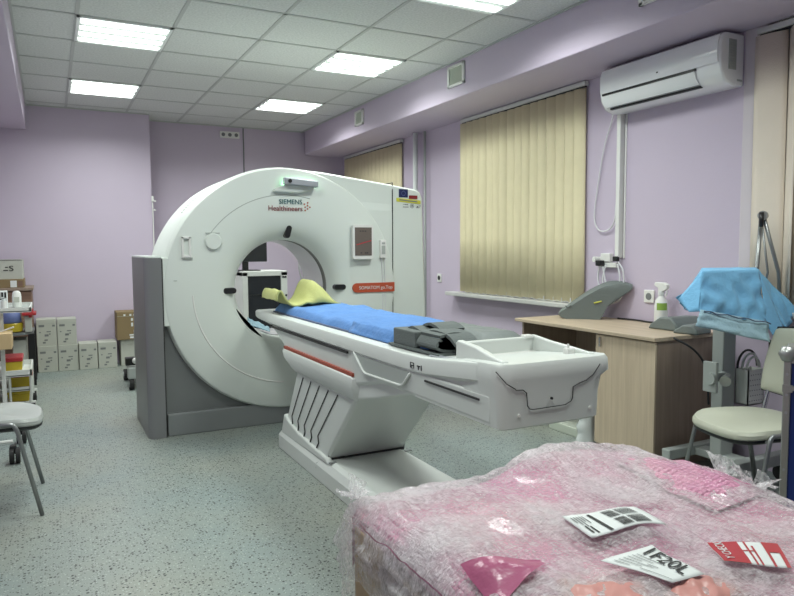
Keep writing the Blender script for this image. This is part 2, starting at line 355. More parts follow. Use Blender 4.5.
# ------------------------------------------------------------------ ceiling lights
def area(x, y, p):
    l = bpy.data.lights.new('ceiling_lamp', 'AREA'); l.shape = 'SQUARE'; l.size = .54; l.energy = p; l.color = (.93, 1., .95); l.spread = math.radians(152)
    o = bpy.data.objects.new('ceiling_lamp', l); C.objects.link(o); o.location = (x, y, CEIL-.03); return o
def ceiling_light(x, y, label, p):
    t = thing('ceiling_light', label, 'ceiling light', (x, y, CEIL-.03), 'square louvred lights in the tiled ceiling')
    bm = B(); h = .298
    for a, b, c, d in ((-h, h, -h, -h+.018), (-h, h, h-.018, h), (-h, -h+.018, -h, h), (h-.018, h, -h, h)): box(bm, x+a, x+b, y+c, y+d, CEIL-.012, CEIL-.001)
    obj('frame', bm, 'reflector', t)
    bm = B(); box(bm, x-.285, x+.285, y-.285, y+.285, CEIL-.006, CEIL-.003); obj('reflector', bm, 'reflector', t)
    for k in range(4):
        yy = y-.21+.14*k; bm = B(); box(bm, x-.272, x+.272, yy-.036, yy+.036, CEIL-.016, CEIL-.008, .003); obj('lamp_tube', bm, 'tube', t)
    bm = B()
    for k in range(-1, 2): box(bm, x-.28, x+.28, y+.14*k-.003, y+.14*k+.003, CEIL-.02, CEIL-.006)
    obj('louvre', bm, 'reflector', t)
    area(x, y, p)
LP = 15
ceiling_light(.519, 5.202, 'larger lit square louvred ceiling light at upper left of the picture', LP)
ceiling_light(.519, 7.002, 'lit square louvred ceiling light nearest the left back wall', LP)
ceiling_light(2.319, 3.402, 'lit square louvred ceiling light cut by the top picture edge', LP)
ceiling_light(2.319, 5.202, 'lit square louvred ceiling light beside the right beam, middle of its row', LP)
ceiling_light(2.319, 7.002, 'lit square louvred ceiling light above the scanner, last of its row', LP)
area(.519, 3.402, LP); area(.519, 1.3, 15); area(2.319, 1.3, 15)

# ------------------------------------------------------------------ small wall things
def beam_vent(y0, y1, z0, z1, label):
    t = thing('wall_vent', label, 'vent', (2.985, (y0+y1)/2, z0), 'vents on the window beam')
    bm = B(); 
    for a, b, c, d in ((y0, y1, z0, z0+.02), (y0, y1, z1-.02, z1), (y0, y0+.03, z0, z1), (y1-.03, y1, z0, z1)): box(bm, 2.967, 2.985, a, b, c, d)
    obj('frame', bm, 'warm', t, bev=.003)
    bm = B(); box(bm, 2.979, 2.984, y0+.02, y1-.02, z0+.015, z1-.015)
    k = z0+.025
    while k < z1-.025: box(bm, 2.974, 2.98, y0+.028, y1-.028, k, k+.005); k += .011
    obj('grille', bm, 'vent', t)
beam_vent(4.595, 4.845, 2.565, 2.735, 'white vent on the beam above the blind of the middle window')
beam_vent(6.53, 6.74, 2.56, 2.715, 'small white vent on the beam nearest the back wall')
beam_vent(2.55, 2.815, 2.59, 2.745, 'white vent on the beam above the air conditioner')
def socket(name, label, x, y, z, w, h, facing='x', holes=1, hm='greyink'):
    t = thing(name, label, 'socket', (x, y, z))
    bm = B()
    if facing == 'x': box(bm, x-.012, x, y-w/2, y+w/2, z-h/2, z+h/2, .004)
    else: box(bm, x-w/2, x+w/2, y-.02, y, z-h/2, z+h/2, .004)
    obj('face_plate', bm, 'warm', t)
    for k in range(holes):
        o = (k-(holes-1)/2)*w/holes; bm = B()
        if facing == 'x': cyl(bm, (x-.014, y+o, z), (x-.01, y+o, z), h*.28)
        else: cyl(bm, (x+o, y-.022, z), (x+o, y-.018, z), h*.28)
        obj('socket_well', bm, hm, t)
    return t
socket('light_switch', 'small white switch on the lilac wall right of the scanner', XR, 5.935, .955, .075, .085, hm='ink')
socket('wall_socket', 'white wall socket behind the spray bottle', XR, 3.215, .93, .085, .085)
socket('socket_strip', 'white triple socket high on the back wall above the scanner', 2.04, YA, 2.665, .24, .08, 'y', 3)
bm = B(); tube(bm, [(3.48, 6.32, 0), (3.48, 6.32, 2.465)], .026, 12); tag(obj('heating_pipe', bm, 'paper', smooth=True), 'white vertical pipe on the wall right of the far window', 'pipe')
bm = B(); tube(bm, [(3.51, 6.17, 0), (3.51, 6.17, 2.465)], .014, 10); tag(obj('grey_conduit', bm, 'stand', smooth=True), 'thin grey vertical pipe beside the white heating pipe', 'pipe')
t = thing('corner_conduit', 'thin white conduit running down the back wall corner left of the scanner', 'conduit', (1.06, YB-.02, 0))
bm = B(); box(bm, 1.058, 1.07, YB-.012, YB, 0, 1.85, .003); obj('channel', bm, 'warm', t)
bm = B(); box(bm, 1.05, 1.075, YB-.03, YB-.02, 1.80, 1.86, .003); box(bm, 1.07, 1.10, YB-.03, YB-.02, 1.80, 1.812); box(bm, 1.07, 1.095, YB-.03, YB-.02, 1.70, 1.71); obj('bracket', bm, 'warm', t)

# ------------------------------------------------------------------ air conditioner
t = thing('air_conditioner', 'white split air conditioner on the lilac wall under the beam', 'air conditioner', (XR, 3.03, 2.17))
y0, y1 = 2.575, 3.50
prof = [(XR, 2.165), (XR-.09, 2.16), (XR-.155, 2.185), (XR-.19, 2.235), (XR-.205, 2.30), (XR-.205, 2.385), (XR-.19, 2.43), (XR-.16, 2.452), (XR, 2.455)]
def xz(bm, poly, a, b): return prism(bm, poly, a, b, 'y')
bm = B(); xz(bm, prof, y0, y1); obj('casing', bm, 'ac', t, bev=.012, smooth='auto')
bm = B(); xz(bm, [(XR-.2065, 2.28), (XR-.212, 2.30), (XR-.212, 2.39), (XR-.196, 2.436), (XR-.19, 2.43), (XR-.205, 2.385)], y0+.012, y1-.012); obj('front_panel', bm, 'ac', t, bev=.003, smooth='auto')
bm = B(); xz(bm, [(XR-.209, 2.268), (XR-.209, 2.280), (XR-.19, 2.280), (XR-.19, 2.268)], y0+.16, y1-.03); xz(bm, [(XR-.160, 2.176), (XR-.166, 2.186), (XR-.14, 2.186), (XR-.14, 2.176)], y0+.16, y1-.06); obj('outlet_slot', bm, 'black', t)
bm = B(); xz(bm, [(XR-.212, 2.262), (XR-.196, 2.226), (XR-.168, 2.192), (XR-.16, 2.192), (XR-.185, 2.226), (XR-.2, 2.262)], y0+.165, y1-.035); obj('flap', bm, 'ac', t, smooth='auto')
bm = B(); box(bm, XR-.135, XR-.075, y0-.004, y0+.006, 2.25, 2.415)
obj('side_grille', bm, 'stand', t)
bm = B()
for k in range(11): box(bm, XR-.132, XR-.078, y0-.007, y0-.002, 2.256+.0145*k, 2.262+.0145*k)
obj('grille_slats', bm, 'shade', t)
bm = B(); box(bm, XR-.214, XR-.205, 3.0, 3.012, 2.315, 2.323); obj('indicator', bm, 'black', t)
bm = B(); box(bm, XR-.06, XR-.02, y0-.003, y0+.01, 2.19, 2.2); obj('screw_cover', bm, 'shade', t)
bm = B(); box(bm, XR-.045, XR, 3.46, 3.495, 1.185, 2.17, .004); box(bm, XR-.008, XR, 3.44, 3.452, 1.18, 2.17)
tag(obj('cable_duct', bm, 'warm'), 'white vertical cable duct below the left end of the air conditioner', 'cable duct')
bm = B(); tube(bm, smooth_path([(XR-.10, 3.50, 2.22), (XR-.03, 3.55, 2.16), (XR-.02, 3.64, 1.95), (XR-.02, 3.71, 1.6), (XR-.02, 3.72, 1.46), (XR-.02, 3.68, 1.385), (XR-.02, 3.6, 1.375), (XR-.02, 3.53, 1.43), (XR-.02, 3.512, 1.56), (XR-.02, 3.498, 1.66)]), .005, 8)
tag(obj('air_conditioner_cable', bm, 'cablew', smooth=True), 'thin white cable looping down from the air conditioner', 'cable')
# socket cluster with plugs
t = thing('double_socket', 'white socket with plugs and coiled cables above the grey positioning cushion', 'socket', (XR, 3.59, 1.17))
bm = B(); box(bm, XR-.035, XR, 3.55, 3.64, 1.155, 1.215, .004); box(bm, XR-.03, XR, 3.49, 3.66, 1.115, 1.15, .004); obj('face_plate', bm, 'warm', t)
bm = B(); cyl(bm, (XR-.075, 3.665, 1.172), (XR-.02, 3.655, 1.172), .02); obj('plug', bm, 'warm', t)
bm = B(); box(bm, XR-.075, XR-.03, 3.60, 3.65, 1.125, 1.165, .006); box(bm, XR-.06, XR-.03, 3.46, 3.50, 1.16, 1.195, .005); obj('plug', bm, 'black', t)
for pts in ([(XR-.06, 3.62, 1.13), (XR-.05, 3.645, 1.06), (XR-.05, 3.63, .98), (XR-.05, 3.58, .94), (XR-.05, 3.57, 1.0), (XR-.05, 3.6, 1.12)],
            [(XR-.04, 3.48, 1.17), (XR-.04, 3.42, 1.10), (XR-.04, 3.41, 1.0), (XR-.04, 3.44, .90), (XR-.05, 3.52, .86)],
            [(XR-.05, 3.57, 1.13), (XR-.05, 3.6, 1.02), (XR-.05, 3.55, .94), (XR-.05, 3.47, .95), (XR-.045, 3.44, 1.04), (XR-.04, 3.47, 1.14)]):
    bm = B(); tube(bm, smooth_path(pts), .006, 7); obj('cable', bm, 'cablew', t, smooth=True)

# ------------------------------------------------------------------ CT scanner gantry
GX, GZ, GY, GB = 1.52, .972, 4.66, 5.38
t = thing('ct_scanner', 'large white ring-shaped CT scanner with grey left side panel', 'ct scanner', (GX, 5.0, 0))
def ray_poly(th, poly):
    d = Vector((math.cos(th), math.sin(th))); best = None
    for i in range(len(poly)):
        a = Vector(poly[i]); b = Vector(poly[(i+1) % len(poly)]); e = b-a
        den = d.x*e.y-d.y*e.x
        if abs(den) < 1e-9: continue
        s = (a.x*e.y-a.y*e.x)/den; u = (a.x*d.y-a.y*d.x)/den
        if s > 0 and -1e-6 <= u <= 1+1e-6 and (best is None or s > best): best = s
    return d*best
R = .87
outl = [(R*math.cos(a), R*math.sin(a)) for a in [math.radians(85+165*k/45) for k in range(46)]]
outl = [p for p in outl if p[1] > .14-GZ]
outl += [(1.17, .15-GZ), (1.165, .75-GZ), (1.135, 1.66-GZ), (1.115, 1.705-GZ), (1.08, 1.722-GZ), (.85, 1.755-GZ), (.3, 1.822-GZ)]
angs = sorted(set([2*PI*k/140 for k in range(140)]+[math.atan2(p[1], p[0]) % (2*PI) for p in outl[-9:]]))
ins = .035
def housing(y_front, y_back, hole, poly, bevel):
    bm = B(); secs = []
    for yy, k in ((y_front, 1-bevel*.9), (y_front+.012, 1-bevel*.35), (y_front+.04, 1.), (y_back-.03, 1.), (y_back, 1-bevel*.6)):
        secs.append([bm.verts.new((GX+q.x*k, yy, GZ+q.y*k)) for q in [ray_poly(a, poly) for a in angs]])
    secs.insert(0, [bm.verts.new((GX+hole*math.cos(a), y_front, GZ+hole*math.sin(a))) for a in angs])
    secs.append([bm.verts.new((GX+.37*math.cos(a), y_back, GZ+.37*math.sin(a))) for a in angs])
    n = len(angs)
    for i in range(len(secs)-1):
        for k in range(n): bm.faces.new((secs[i][k], secs[i][(k+1) % n], secs[i+1][(k+1) % n], secs[i+1][k]))
    return bm
obj('gantry_housing', housing(GY+.035, GB, .60, outl, .02), 'white', t, smooth='auto')
# round front cover with flared bore
prof = [(.865, .10), (.866, .05), (.862, .025), (.852, .006), (.84, 0.), (.60, -.003), (.53, .0), (.47, .010), (.425, .028), (.39, .052), (.368, .085), (.356, .125), (.353, .16)]
bm = B(); lathe(bm, prof, (GX, GY, GZ), n=128); cov = obj('front_cover', bm, 'white', t, smooth='auto')
bm = B(); lathe(bm, [(.353, .16), (.359, .165), (.359, .225), (.353, .23)], (GX, GY, GZ), n=96); obj('bore_ring', bm, 'ring', t, smooth='auto')
bm = B(); lathe(bm, [(.353, .23), (.35, .25), (.35, .60), (.365, .70), (.38, GB-GY+.003)], (GX, GY, GZ), n=96); obj('bore_liner', bm, 'liner', t, smooth=True)
# grooves in the round cover
def arc(r, a0, a1, n=40, y=GY-.006): return [(GX+r*math.cos(math.radians(a0+(a1-a0)*k/n)), y, GZ+r*math.sin(math.radians(a0+(a1-a0)*k/n))) for k in range(n+1)]
bm = B(); tube(bm, arc(.67, 75, 150, 40, GY-.001), .003, 6); obj('cover_groove', bm, 'shade', t)
bm = B(); tube(bm, arc(.67, 182, 266, 40, GY-.001), .006, 6); obj('cover_ridge', bm, 'warm', t)
# plinth, grey panel and side column
bm = B(); box(bm, .67, 2.66, GY+.02, GB-.05, .0, .15, .006); obj('base_plinth', bm, 'plinth', t)
bm = B(); prism(bm, [(.67, 1.16), (.67, .155), (1.75, .155)]+[(GX+.66*math.cos(math.radians(a)), GZ+.66*math.sin(math.radians(a))) for a in range(-70, -197, -6)], GY+.055, GB-.06, 'y'); bmesh.ops.triangulate(bm, faces=[f for f in bm.faces if len(f.verts) > 4]); box(bm, .668, 2.6, GY+.05, GY+.08, .148, .156); o = obj('corner_panel', bm, 'grey2', t)
pl = [(.545, GB-.03), (.545, GY+.06), (.548, GY+.035), (.558, GY+.014), (.575, GY+.002), (.60, GY-.004), (.655, GY-.004), (.655, GB-.03)]
bm = B(); prism(bm, pl, 0, 1.205, 'z'); obj('side_column', bm, 'grey', t, smooth='auto')
bm = B(); box(bm, .655, .662, GY+.005, GY+.04, 0, 1.2); obj('column_seam', bm, 'seam', t)
bm = B(); box(bm, .664, .70, GY+.006, GB-.06, .75, 1.205, .003); prism(bm, [(a, b) for a, b in pl], 1.205, 1.216, 'z'); obj('column_cap', bm, 'white', t)
# seams of the right cover
bm = B(); tube(bm, [(2.376, GY+.034, .16), (2.38, GY+.034, 1.70), (2.388, GY+.05, 1.765), (2.388, GB, 1.765)], .0045, 6); obj('cover_seam', bm, 'seam', t)
bm = B(); vv = [bm.verts.new(p) for p in ((1.95, GY+.024, .16), (2.372, GY+.024, .16), (2.372, GY+.024, 1.545), (1.95, GY+.024, 1.56), (1.95, GY+.036, .16), (2.372, GY+.036, .16), (2.372, GY+.034, 1.60), (1.95, GY+.034, 1.62))]
for q in ((0, 1, 2, 3), (4, 7, 6, 5), (3, 2, 6, 7), (0, 4, 5, 1), (1, 5, 6, 2), (0, 3, 7, 4)): bm.faces.new([vv[i] for i in q])
obj('right_cover', bm, 'white', t, bev=.004)
# left housing ventilation slots
bm = B()
for k in range(10):
    a = math.radians(141-1.5*k); c, s = math.cos(a), math.sin(a); rr = .871
    m_ = Matrix.Translation((GX+rr*c, GY+.30, GZ+rr*s)) @ Matrix.Rotation(-a+PI/2, 4, 'Y')
    for dy in (-.04, .0): box(bm, -.004, .004, dy-.013, dy+.013, -.002, .001, mtx=m_)
obj('vent_slots', bm, 'shade', t)
# lasers
def laser(ang, r, tang):
    a = math.radians(ang); c, s = math.cos(a), math.sin(a)
    m_ = Matrix.Translation((GX+r*c, GY+.034, GZ+r*s)) @ Matrix.Rotation(-math.radians(tang), 4, 'Y')
    bm = B(); pts = rrect(-.046, .046, -.02, .02, .0195, 6); prism(bm, pts, -.02, .03, 'y'); bmesh.ops.transform(bm, matrix=m_, verts=bm.verts); obj('laser_window', bm, 'black', t, bev=.004)
laser(180, .415, 0); laser(88, .41, 75); laser(0, .41, 0)
# lamp handle at the top
bm = B(); prism(bm, [(1.485, 1.712), (1.485, 1.762), (1.735, 1.742), (1.735, 1.697)], GY-.075, GY-.02, 'y'); gl = obj('status_bar', bm, 'steel', t, bev=.008)
bm = B(); cyl(bm, (1.522, GY-.079, 1.735), (1.522, GY-.07, 1.735), .014); obj('status_bar_button', bm, 'black', gl)
bm = B(); prism(bm, [(1.412, 1.66), (1.43, 1.69), (1.51, 1.715), (1.735, 1.71), (1.69, 1.675), (1.60, 1.655)], GY-.035, GY-.002, 'y'); obj('glow_recess', bm, 'white', t, bev=.01, smooth='auto')
bm = B(); box(bm, 1.50, 1.725, GY-.022, GY-.016, 1.715, 1.735); obj('status_glow', bm, 'lightbar', t)
# logo writing
text_front('logo_text', 'SIEMENS', 1.462, 1.632, 1.578, .033, GY-.006, 'teal', t)
text_front('logo_text', 'Healthineers', 1.384, 1.634, 1.529, .036, GY-.006, 'maroon', t)
bm = B()
for dx, dz in ((0, .0), (.018, .016), (.036, 0), (.018, -.016), (-.006, .03), (.0, -.032), (.02, .046)): cyl(bm, (1.655+dx, GY-.004, 1.558+dz*.7), (1.655+dx, GY-.0065, 1.558+dz*.7), .006, 10)
obj('logo_dots', bm, 'orangedot', t)
# round cap and rectangular latch on the left of the cover
bm = B(); lathe(bm, [(.0, -.02), (.050, -.02), (.056, -.014), (.057, .0)], (.995, GY-.003, 1.312), n=40); obj('round_cap', bm, 'white', t, smooth='auto')
bm = B(); box(bm, .945, 1.04, GY-.008, GY, 1.365, 1.372); obj('cap_mark', bm, 'shade', t)
bm = B()
for a, b, c, d in ((.785, .80, 1.215, 1.345), (.832, .847, 1.215, 1.345), (.785, .847, 1.33, 1.345), (.785, .85, 1.205, 1.223)): box(bm, a, b, GY-.018, GY, c, d, .003)
obj('latch_frame', bm, 'warm', t)
bm = B(); box(bm, .80, .855, GY-.014, GY, 1.198, 1.205); obj('latch_shadow_gap', bm, 'shade', t)
bm = B(); box(bm, .73, .752, GY-.004, GY, 1.05, 1.054); obj('small_mark', bm, 'shade', t)
# tablet display
def rbox(bm, x0, x1, z0, z1, ya, yb, r): return prism(bm, rrect(x0, x1, z0, z1, r), ya, yb, 'y')
bm = B(); rbox(bm, 2.01, 2.178, 1.178, 1.437, GY-.045, GY-.012, .016); tb = obj('display', bm, 'warm', t, bev=.004)
bm = B(); box(bm, 2.04, 2.15, GY-.015, GY+.02, 1.20, 1.41); obj('display_mount', bm, 'warm', tb)
bm = B(); box(bm, 2.026, 2.163, GY-.0475, GY-.044, 1.206, 1.416); ts = obj('display_glass', bm, 'tabscreen', tb)
bm = B(); prism(bm, [(2.038, 1.283), (2.16, 1.315), (2.16, 1.322), (2.038, 1.29)], GY-.0485, GY-.047, 'y'); obj('screen_line', bm, 'redprint', ts)
bm = B()
for x in (2.065, 2.085, 2.105): box(bm, x, x+.012, GY-.0485, GY-.047, 1.385, 1.392)
for x in (2.07, 2.105, 2.12): box(bm, x, x+.012, GY-.0485, GY-.047, 1.222, 1.23)
obj('screen_icons', bm, 'ink', ts)
# hand remote on the cover with cord
bm = B(); box(bm, 2.245, 2.295, GY-.028, GY+.034, 1.185, 1.325, .006); rm = obj('hand_switch', bm, 'warm', t)
bm = B(); box(bm, 2.257, 2.283, GY-.031, GY-.027, 1.29, 1.305); box(bm, 2.255, 2.285, GY-.0305, GY-.027, 1.215, 1.28, .001); obj('switch_button', bm, 'shade', rm)
for pts in ([(2.262, GY-.012, 1.186), (2.272, GY-.006, 1.0), (2.275, GY+.0, .72)], [(2.285, GY-.012, 1.186), (2.292, GY-.004, 1.0), (2.30, GY+.004, .72)]):
    bm = B(); tube(bm, smooth_path(pts), .0035, 6); obj('switch_cord', bm, 'cablew', t, smooth=True)
# model badge
bm = B(); prism(bm, [(2.372, .927), (2.372, .998)]+[(2.056+.0355*math.cos(a), .9625+.0355*math.sin(a)) for a in [PI/2+PI*k/10 for k in range(11)]], GY-.010, GY+.036, 'y'); bd = obj('model_badge', bm, 'orange', t)
text_front('badge_text', 'SOMATOM go.Top', 2.072, 2.352, .95, .025, GY-.0105, 'paper', bd)
# sticker group upper right
bm = B(); box(bm, 2.437, 2.515, GY+.031, GY+.036, 1.655, 1.718); obj('flag_sticker', bm, 'flagblue', t)
bm = B(); tube(bm, [(2.476+.017*math.cos(a), GY+.03, 1.686+.017*math.sin(a)) for a in [2*PI*k/12 for k in range(12)]], .0016, 5, closed=True); obj('flag_stars', bm, 'bluebag', t)
bm = B(); box(bm, 2.525, 2.60, GY+.031, GY+.036, 1.645, 1.672); obj('flag_sticker', bm, 'flagred', t)
bm = B(); box(bm, 2.525, 2.60, GY+.0305, GY+.036, 1.647, 1.655); obj('flag_band', bm, 'maroon', t)
bm = B(); prism(bm, [(2.415, 1.622), (2.415, 1.65), (2.628, 1.634), (2.628, 1.606)], GY+.031, GY+.036, 'y'); obj('yellow_sticker', bm, 'yellow', t)
bm = B(); prism(bm, [(2.44, 1.631), (2.44, 1.640), (2.60, 1.628), (2.60, 1.619)], GY+.030, GY+.035, 'y'); obj('sticker_print', bm, 'greyink', t)
bm = B()
for x in (2.475, 2.49, 2.505): box(bm, x, x+.011, GY+.031, GY+.036, 1.60-.003*(x > 2.48), 1.604)
box(bm, 2.472, 2.52, GY+.031, GY+.036, 1.578, 1.583)
tube(bm, [(2.553+.015*math.cos(a), GY+.034, 1.590+.015*math.sin(a)) for a in [2*PI*k/16 for k in range(16)]], .002, 5, closed=True); box(bm, 2.547, 2.559, GY+.031, GY+.036, 1.585, 1.597)
box(bm, 2.59, 2.62, GY+.031, GY+.036, 1.575, 1.58); box(bm, 2.597, 2.606, GY+.031, GY+.036, 1.58, 1.592); box(bm, 2.612, 2.63, GY+.031, GY+.036, 1.590, 1.594)
obj('symbol_marks', bm, 'greyink', t)

# ------------------------------------------------------------------ patient table
t = thing('patient_table', 'long white scanner table on a fluted sloping column', 'patient table', (1.51, 3.2, 0))
XC = 1.51
def topz(y):                              # the tail end of the table rises a little
    s = max(0., min(1., (2.35-y)/.6)); return .836+.045*s*s*(3-2*s)
def outline(grow, y0=1.75, r=.17):
    pts = []; hw = .25+grow; y0 -= grow
    for k in range(9): a = PI+PI/2*k/8; pts.append((XC-hw+r+r*math.cos(a), y0+r*.75+r*.75*math.sin(a)))
    for k in range(9): a = 1.5*PI+PI/2*k/8; pts.append((XC+hw-r+r*math.cos(a), y0+r*.75+r*.75*math.sin(a)))
    for y in (2.1, 2.25, 2.4, 3.0, 3.7, 4.3, 4.58): pts.append((XC+hw, y))
    pts += [(XC+hw-.012, 4.64), (XC-hw+.012, 4.64)]
    for y in (4.58, 4.3, 3.7, 3.0, 2.4, 2.25, 2.1): pts.append((XC-hw, y))
    return pts
bm = B(); rings = []
def th(y): return .072 if y < 4.2 else .072-.022*(y-4.2)/.44
for g, f in ((-.05, lambda y: topz(y)-th(y)-.004), (-.012, lambda y: topz(y)-th(y)), (0, lambda y: topz(y)-th(y)+.012), (0, lambda y: topz(y)-.012), (-.006, lambda y: topz(y)-.003), (-.018, lambda y: topz(y)), (-.06, lambda y: topz(y)+.001)):
    rings.append([bm.verts.new((x, y, f(y))) for x, y in outline(g)])
n = len(rings[0])
for i in range(len(rings)-1):
    for k in range(n): bm.faces.new((rings[i][k], rings[i][(k+1) % n], rings[i+1][(k+1) % n], rings[i+1][k]))
bm.faces.new(rings[0]); bm.faces.new(rings[-1]); bmesh.ops.triangulate(bm, faces=[f for f in bm.faces if len(f.verts) > 4])
obj('tabletop', bm, 'white2', t, smooth='auto')
# tail body below the rim
def plan(xl, xr, y0, y1, r):
    pts = []
    for k in range(9): a = PI+PI/2*k/8; pts.append((xl+r+r*math.cos(a), y0+r*.6+r*.6*math.sin(a)))
    for k in range(9): a = 1.5*PI+PI/2*k/8; pts.append((xr-r+r*math.cos(a), y0+r*.6+r*.6*math.sin(a)))
    ii = .016 if xr > 1.71 else 0
    for y, e in ((1.86, 0), (1.98, ii), (y1, ii)): pts.append((xr-e, y))
    for y, e in ((y1, ii), (1.98, ii), (1.86, 0)): pts.append((xl+e, y))
    return pts
bm = B(); rings = []
for xl, xr, yy, rr, f in ((1.285, 1.685, 1.757, .03, lambda y: .665), (1.272, 1.698, 1.748, .04, lambda y: .672), (1.268, 1.706, 1.747, .05, lambda y: .76), (1.264, 1.722, 1.746, .06, lambda y: topz(y)-.07), (1.2605, 1.7595, 1.744, .07, lambda y: topz(y)-.052), (1.2605, 1.7595, 1.743, .08, lambda y: topz(y)-.012), (1.268, 1.752, 1.75, .08, lambda y: topz(y)+.001), (1.30, 1.72, 1.79, .06, lambda y: topz(y)+.0035)):
    rings.append([bm.verts.new((x, y, f(y))) for x, y in plan(xl, xr, yy, 2.32 if xr < 1.71 else 2.02, rr)])
n = len(rings[0])
for i in range(len(rings)-1):
    for k in range(n): bm.faces.new((rings[i][k], rings[i][(k+1) % n], rings[i+1][(k+1) % n], rings[i+1][k]))
bm.faces.new(rings[0]); bm.faces.new(rings[-1]); bmesh.ops.triangulate(bm, faces=[f for f in bm.faces if len(f.verts) > 4])
obj('tail_housing', bm, 'white2', t, smooth='auto')
bm = B(); secs = []
for y, z0 in ((1.80, .668), (2.3, .668), (2.6, .672), (2.95, .60)):
    secs.append([bm.verts.new(p) for p in ((1.266, y, .775), (1.270, y, z0+.01), (1.282, y, z0), (1.685, y, z0), (1.697, y, z0+.01), (1.705, y, .775))])
for i in range(len(secs)-1):
    for k in range(6): bm.faces.new((secs[i][k], secs[i][(k+1) % 6], secs[i+1][(k+1) % 6], secs[i+1][k]))
bm.faces.new(secs[0]); bm.faces.new(secs[-1]); obj('under_beam', bm, 'white2', t, bev=.008, smooth='auto')
# seam and inset of the end face
def endpt(x, z, y=1.7435): return (x, y, z)
bm = B()
tube(bm, [endpt(1.262, .862, 1.762), endpt(1.292, .822), endpt(1.325, .803), endpt(1.330, .798), endpt(1.358, .796), endpt(1.372, .785), endpt(1.376, .742), endpt(1.386, .730), endpt(1.40, .727), endpt(1.535, .728), endpt(1.562, .738), endpt(1.568, .75), endpt(1.570, .786), endpt(1.60, .797), endpt(1.628, .803), endpt(1.66, .82), endpt(1.69, .855, 1.7435)], .0018, 6); obj('end_seam', bm, 'seam', t)
bm = B(); cyl(bm, (1.475, 1.744, .757), (1.475, 1.738, .757), .0045, 10); obj('keyhole', bm, 'black', t)
for x, z in ((1.335, .828), (1.345, .712), (1.70, .850), (1.65, .705)):
    bm = B(); cyl(bm, (x, 1.765, z), (x, 1.7445, z), .006, 12); obj('screw_cap', bm, 'warm', t)
# slit line on the long side, the rim's lower edge shadow as dark strips
bm = B(); box(bm, XC-.2475, XC-.235, 1.86, 2.23, .748, .755); obj('rim_shadow_slit', bm, 'seam', t)
bm = B(); box(bm, XC-.2475, XC-.235, 2.99, 4.26, .752, .762); obj('rim_shadow_slit', bm, 'seam', t)
# column head, stripe
bm = B(); prism(bm, [(4.26, .765), (2.90, .765), (2.90, .66), (3.98, .66)], XC-.238, XC+.238, 'x'); obj('head_panel', bm, 'white2', t, bev=.005)
bm = B(); box(bm, XC-.252, XC+.245, 2.915, 3.965, .652, .668); obj('head_stripe', bm, 'stripe', t)
bm = B(); secs = []
for z, a, b, dx in ((.652, 3.975, 2.93, .252), (.64, 3.985, 2.92, .258), (.60, 3.96, 2.915, .257), (.545, 3.84, 2.925, .244), (.53, 3.80, 2.94, .234)):
    secs.append([bm.verts.new(p) for p in ((XC-dx, a, z), (XC+dx, a, z), (XC+.2, b-.03, z), (XC-dx+.03, b-.03, z), (XC-dx, b, z))])
for i in range(len(secs)-1):
    for k in range(5): bm.faces.new((secs[i][k], secs[i][(k+1) % 5], secs[i+1][(k+1) % 5], secs[i+1][k]))
bm.faces.new(secs[0]); bm.faces.new(secs[-1]); obj('column_head', bm, 'white2', t, bev=.008, smooth='auto')
bm = B(); prism(bm, [(2.93, .765), (2.35, .765), (2.37, .67), (2.72, .58), (2.93, .535)], XC-.228, XC+.19, 'x'); obj('head_gusset', bm, 'white2', t, bev=.01)
bm = B(); secs = []
for z, a, b in ((.53, 3.79, 2.93), (.20, 4.00, 3.26), (.12, 4.02, 3.33)):
    secs.append([bm.verts.new(p) for p in ((XC-.228, a, z), (XC+.228, a, z), (XC+.228, b, z), (XC-.215, b, z), (XC-.228, b+.02, z))])
for i in range(len(secs)-1):
    for k in range(5): bm.faces.new((secs[i][k], secs[i][(k+1) % 5], secs[i+1][(k+1) % 5], secs[i+1][k]))
bm.faces.new(secs[0]); bm.faces.new(secs[-1]); obj('column', bm, 'white2', t, bev=.006)
for k in range(5):
    s = .14+.155*k; ya = 3.80+(2.95-3.80)*s; yb = 4.0+(3.28-4.0)*s; yc = 4.02+(3.33-4.02)*s
    bm = B(); tube(bm, [(XC-.229, ya, .515), (XC-.229, yb, .245-.02*s), (XC-.231, yb-.015, .21-.02*s), (XC-.2305, yc-.015, .15)], .0042, 6); obj('flute_groove', bm, 'seam', t)
# bracket on the side under the rim
bm = B(); tube(bm, fillet([(1.262, 2.90, .772), (1.262, 2.79, .69), (1.262, 2.41, .698), (1.262, 2.345, .76)], .03), .006, 8); obj('side_bracket', bm, 'white2', t, smooth=True)
bm = B(); prism(bm, [(2.89, .765), (2.785, .695), (2.41, .703), (2.36, .765)], XC-.2455, XC-.23, 'x'); obj('side_recess', bm, 'stand', t)
bm = B(); box(bm, 1.2575, 1.262, 2.305, 2.335, .788, .810); box(bm, 1.2575, 1.262, 2.257, 2.280, .800, .8045); box(bm, 1.2575, 1.262, 2.267, 2.271, .788, .80); box(bm, 1.2575, 1.262, 2.244, 2.248, .788, .808); obj('side_symbols', bm, 'ink', t)
bm = B(); box(bm, 1.2570, 1.2576, 2.308, 2.326, .801, .807); box(bm, 1.2570, 1.2576, 2.306, 2.318, .790, .795); obj('symbol_gap', bm, 'white2', t)
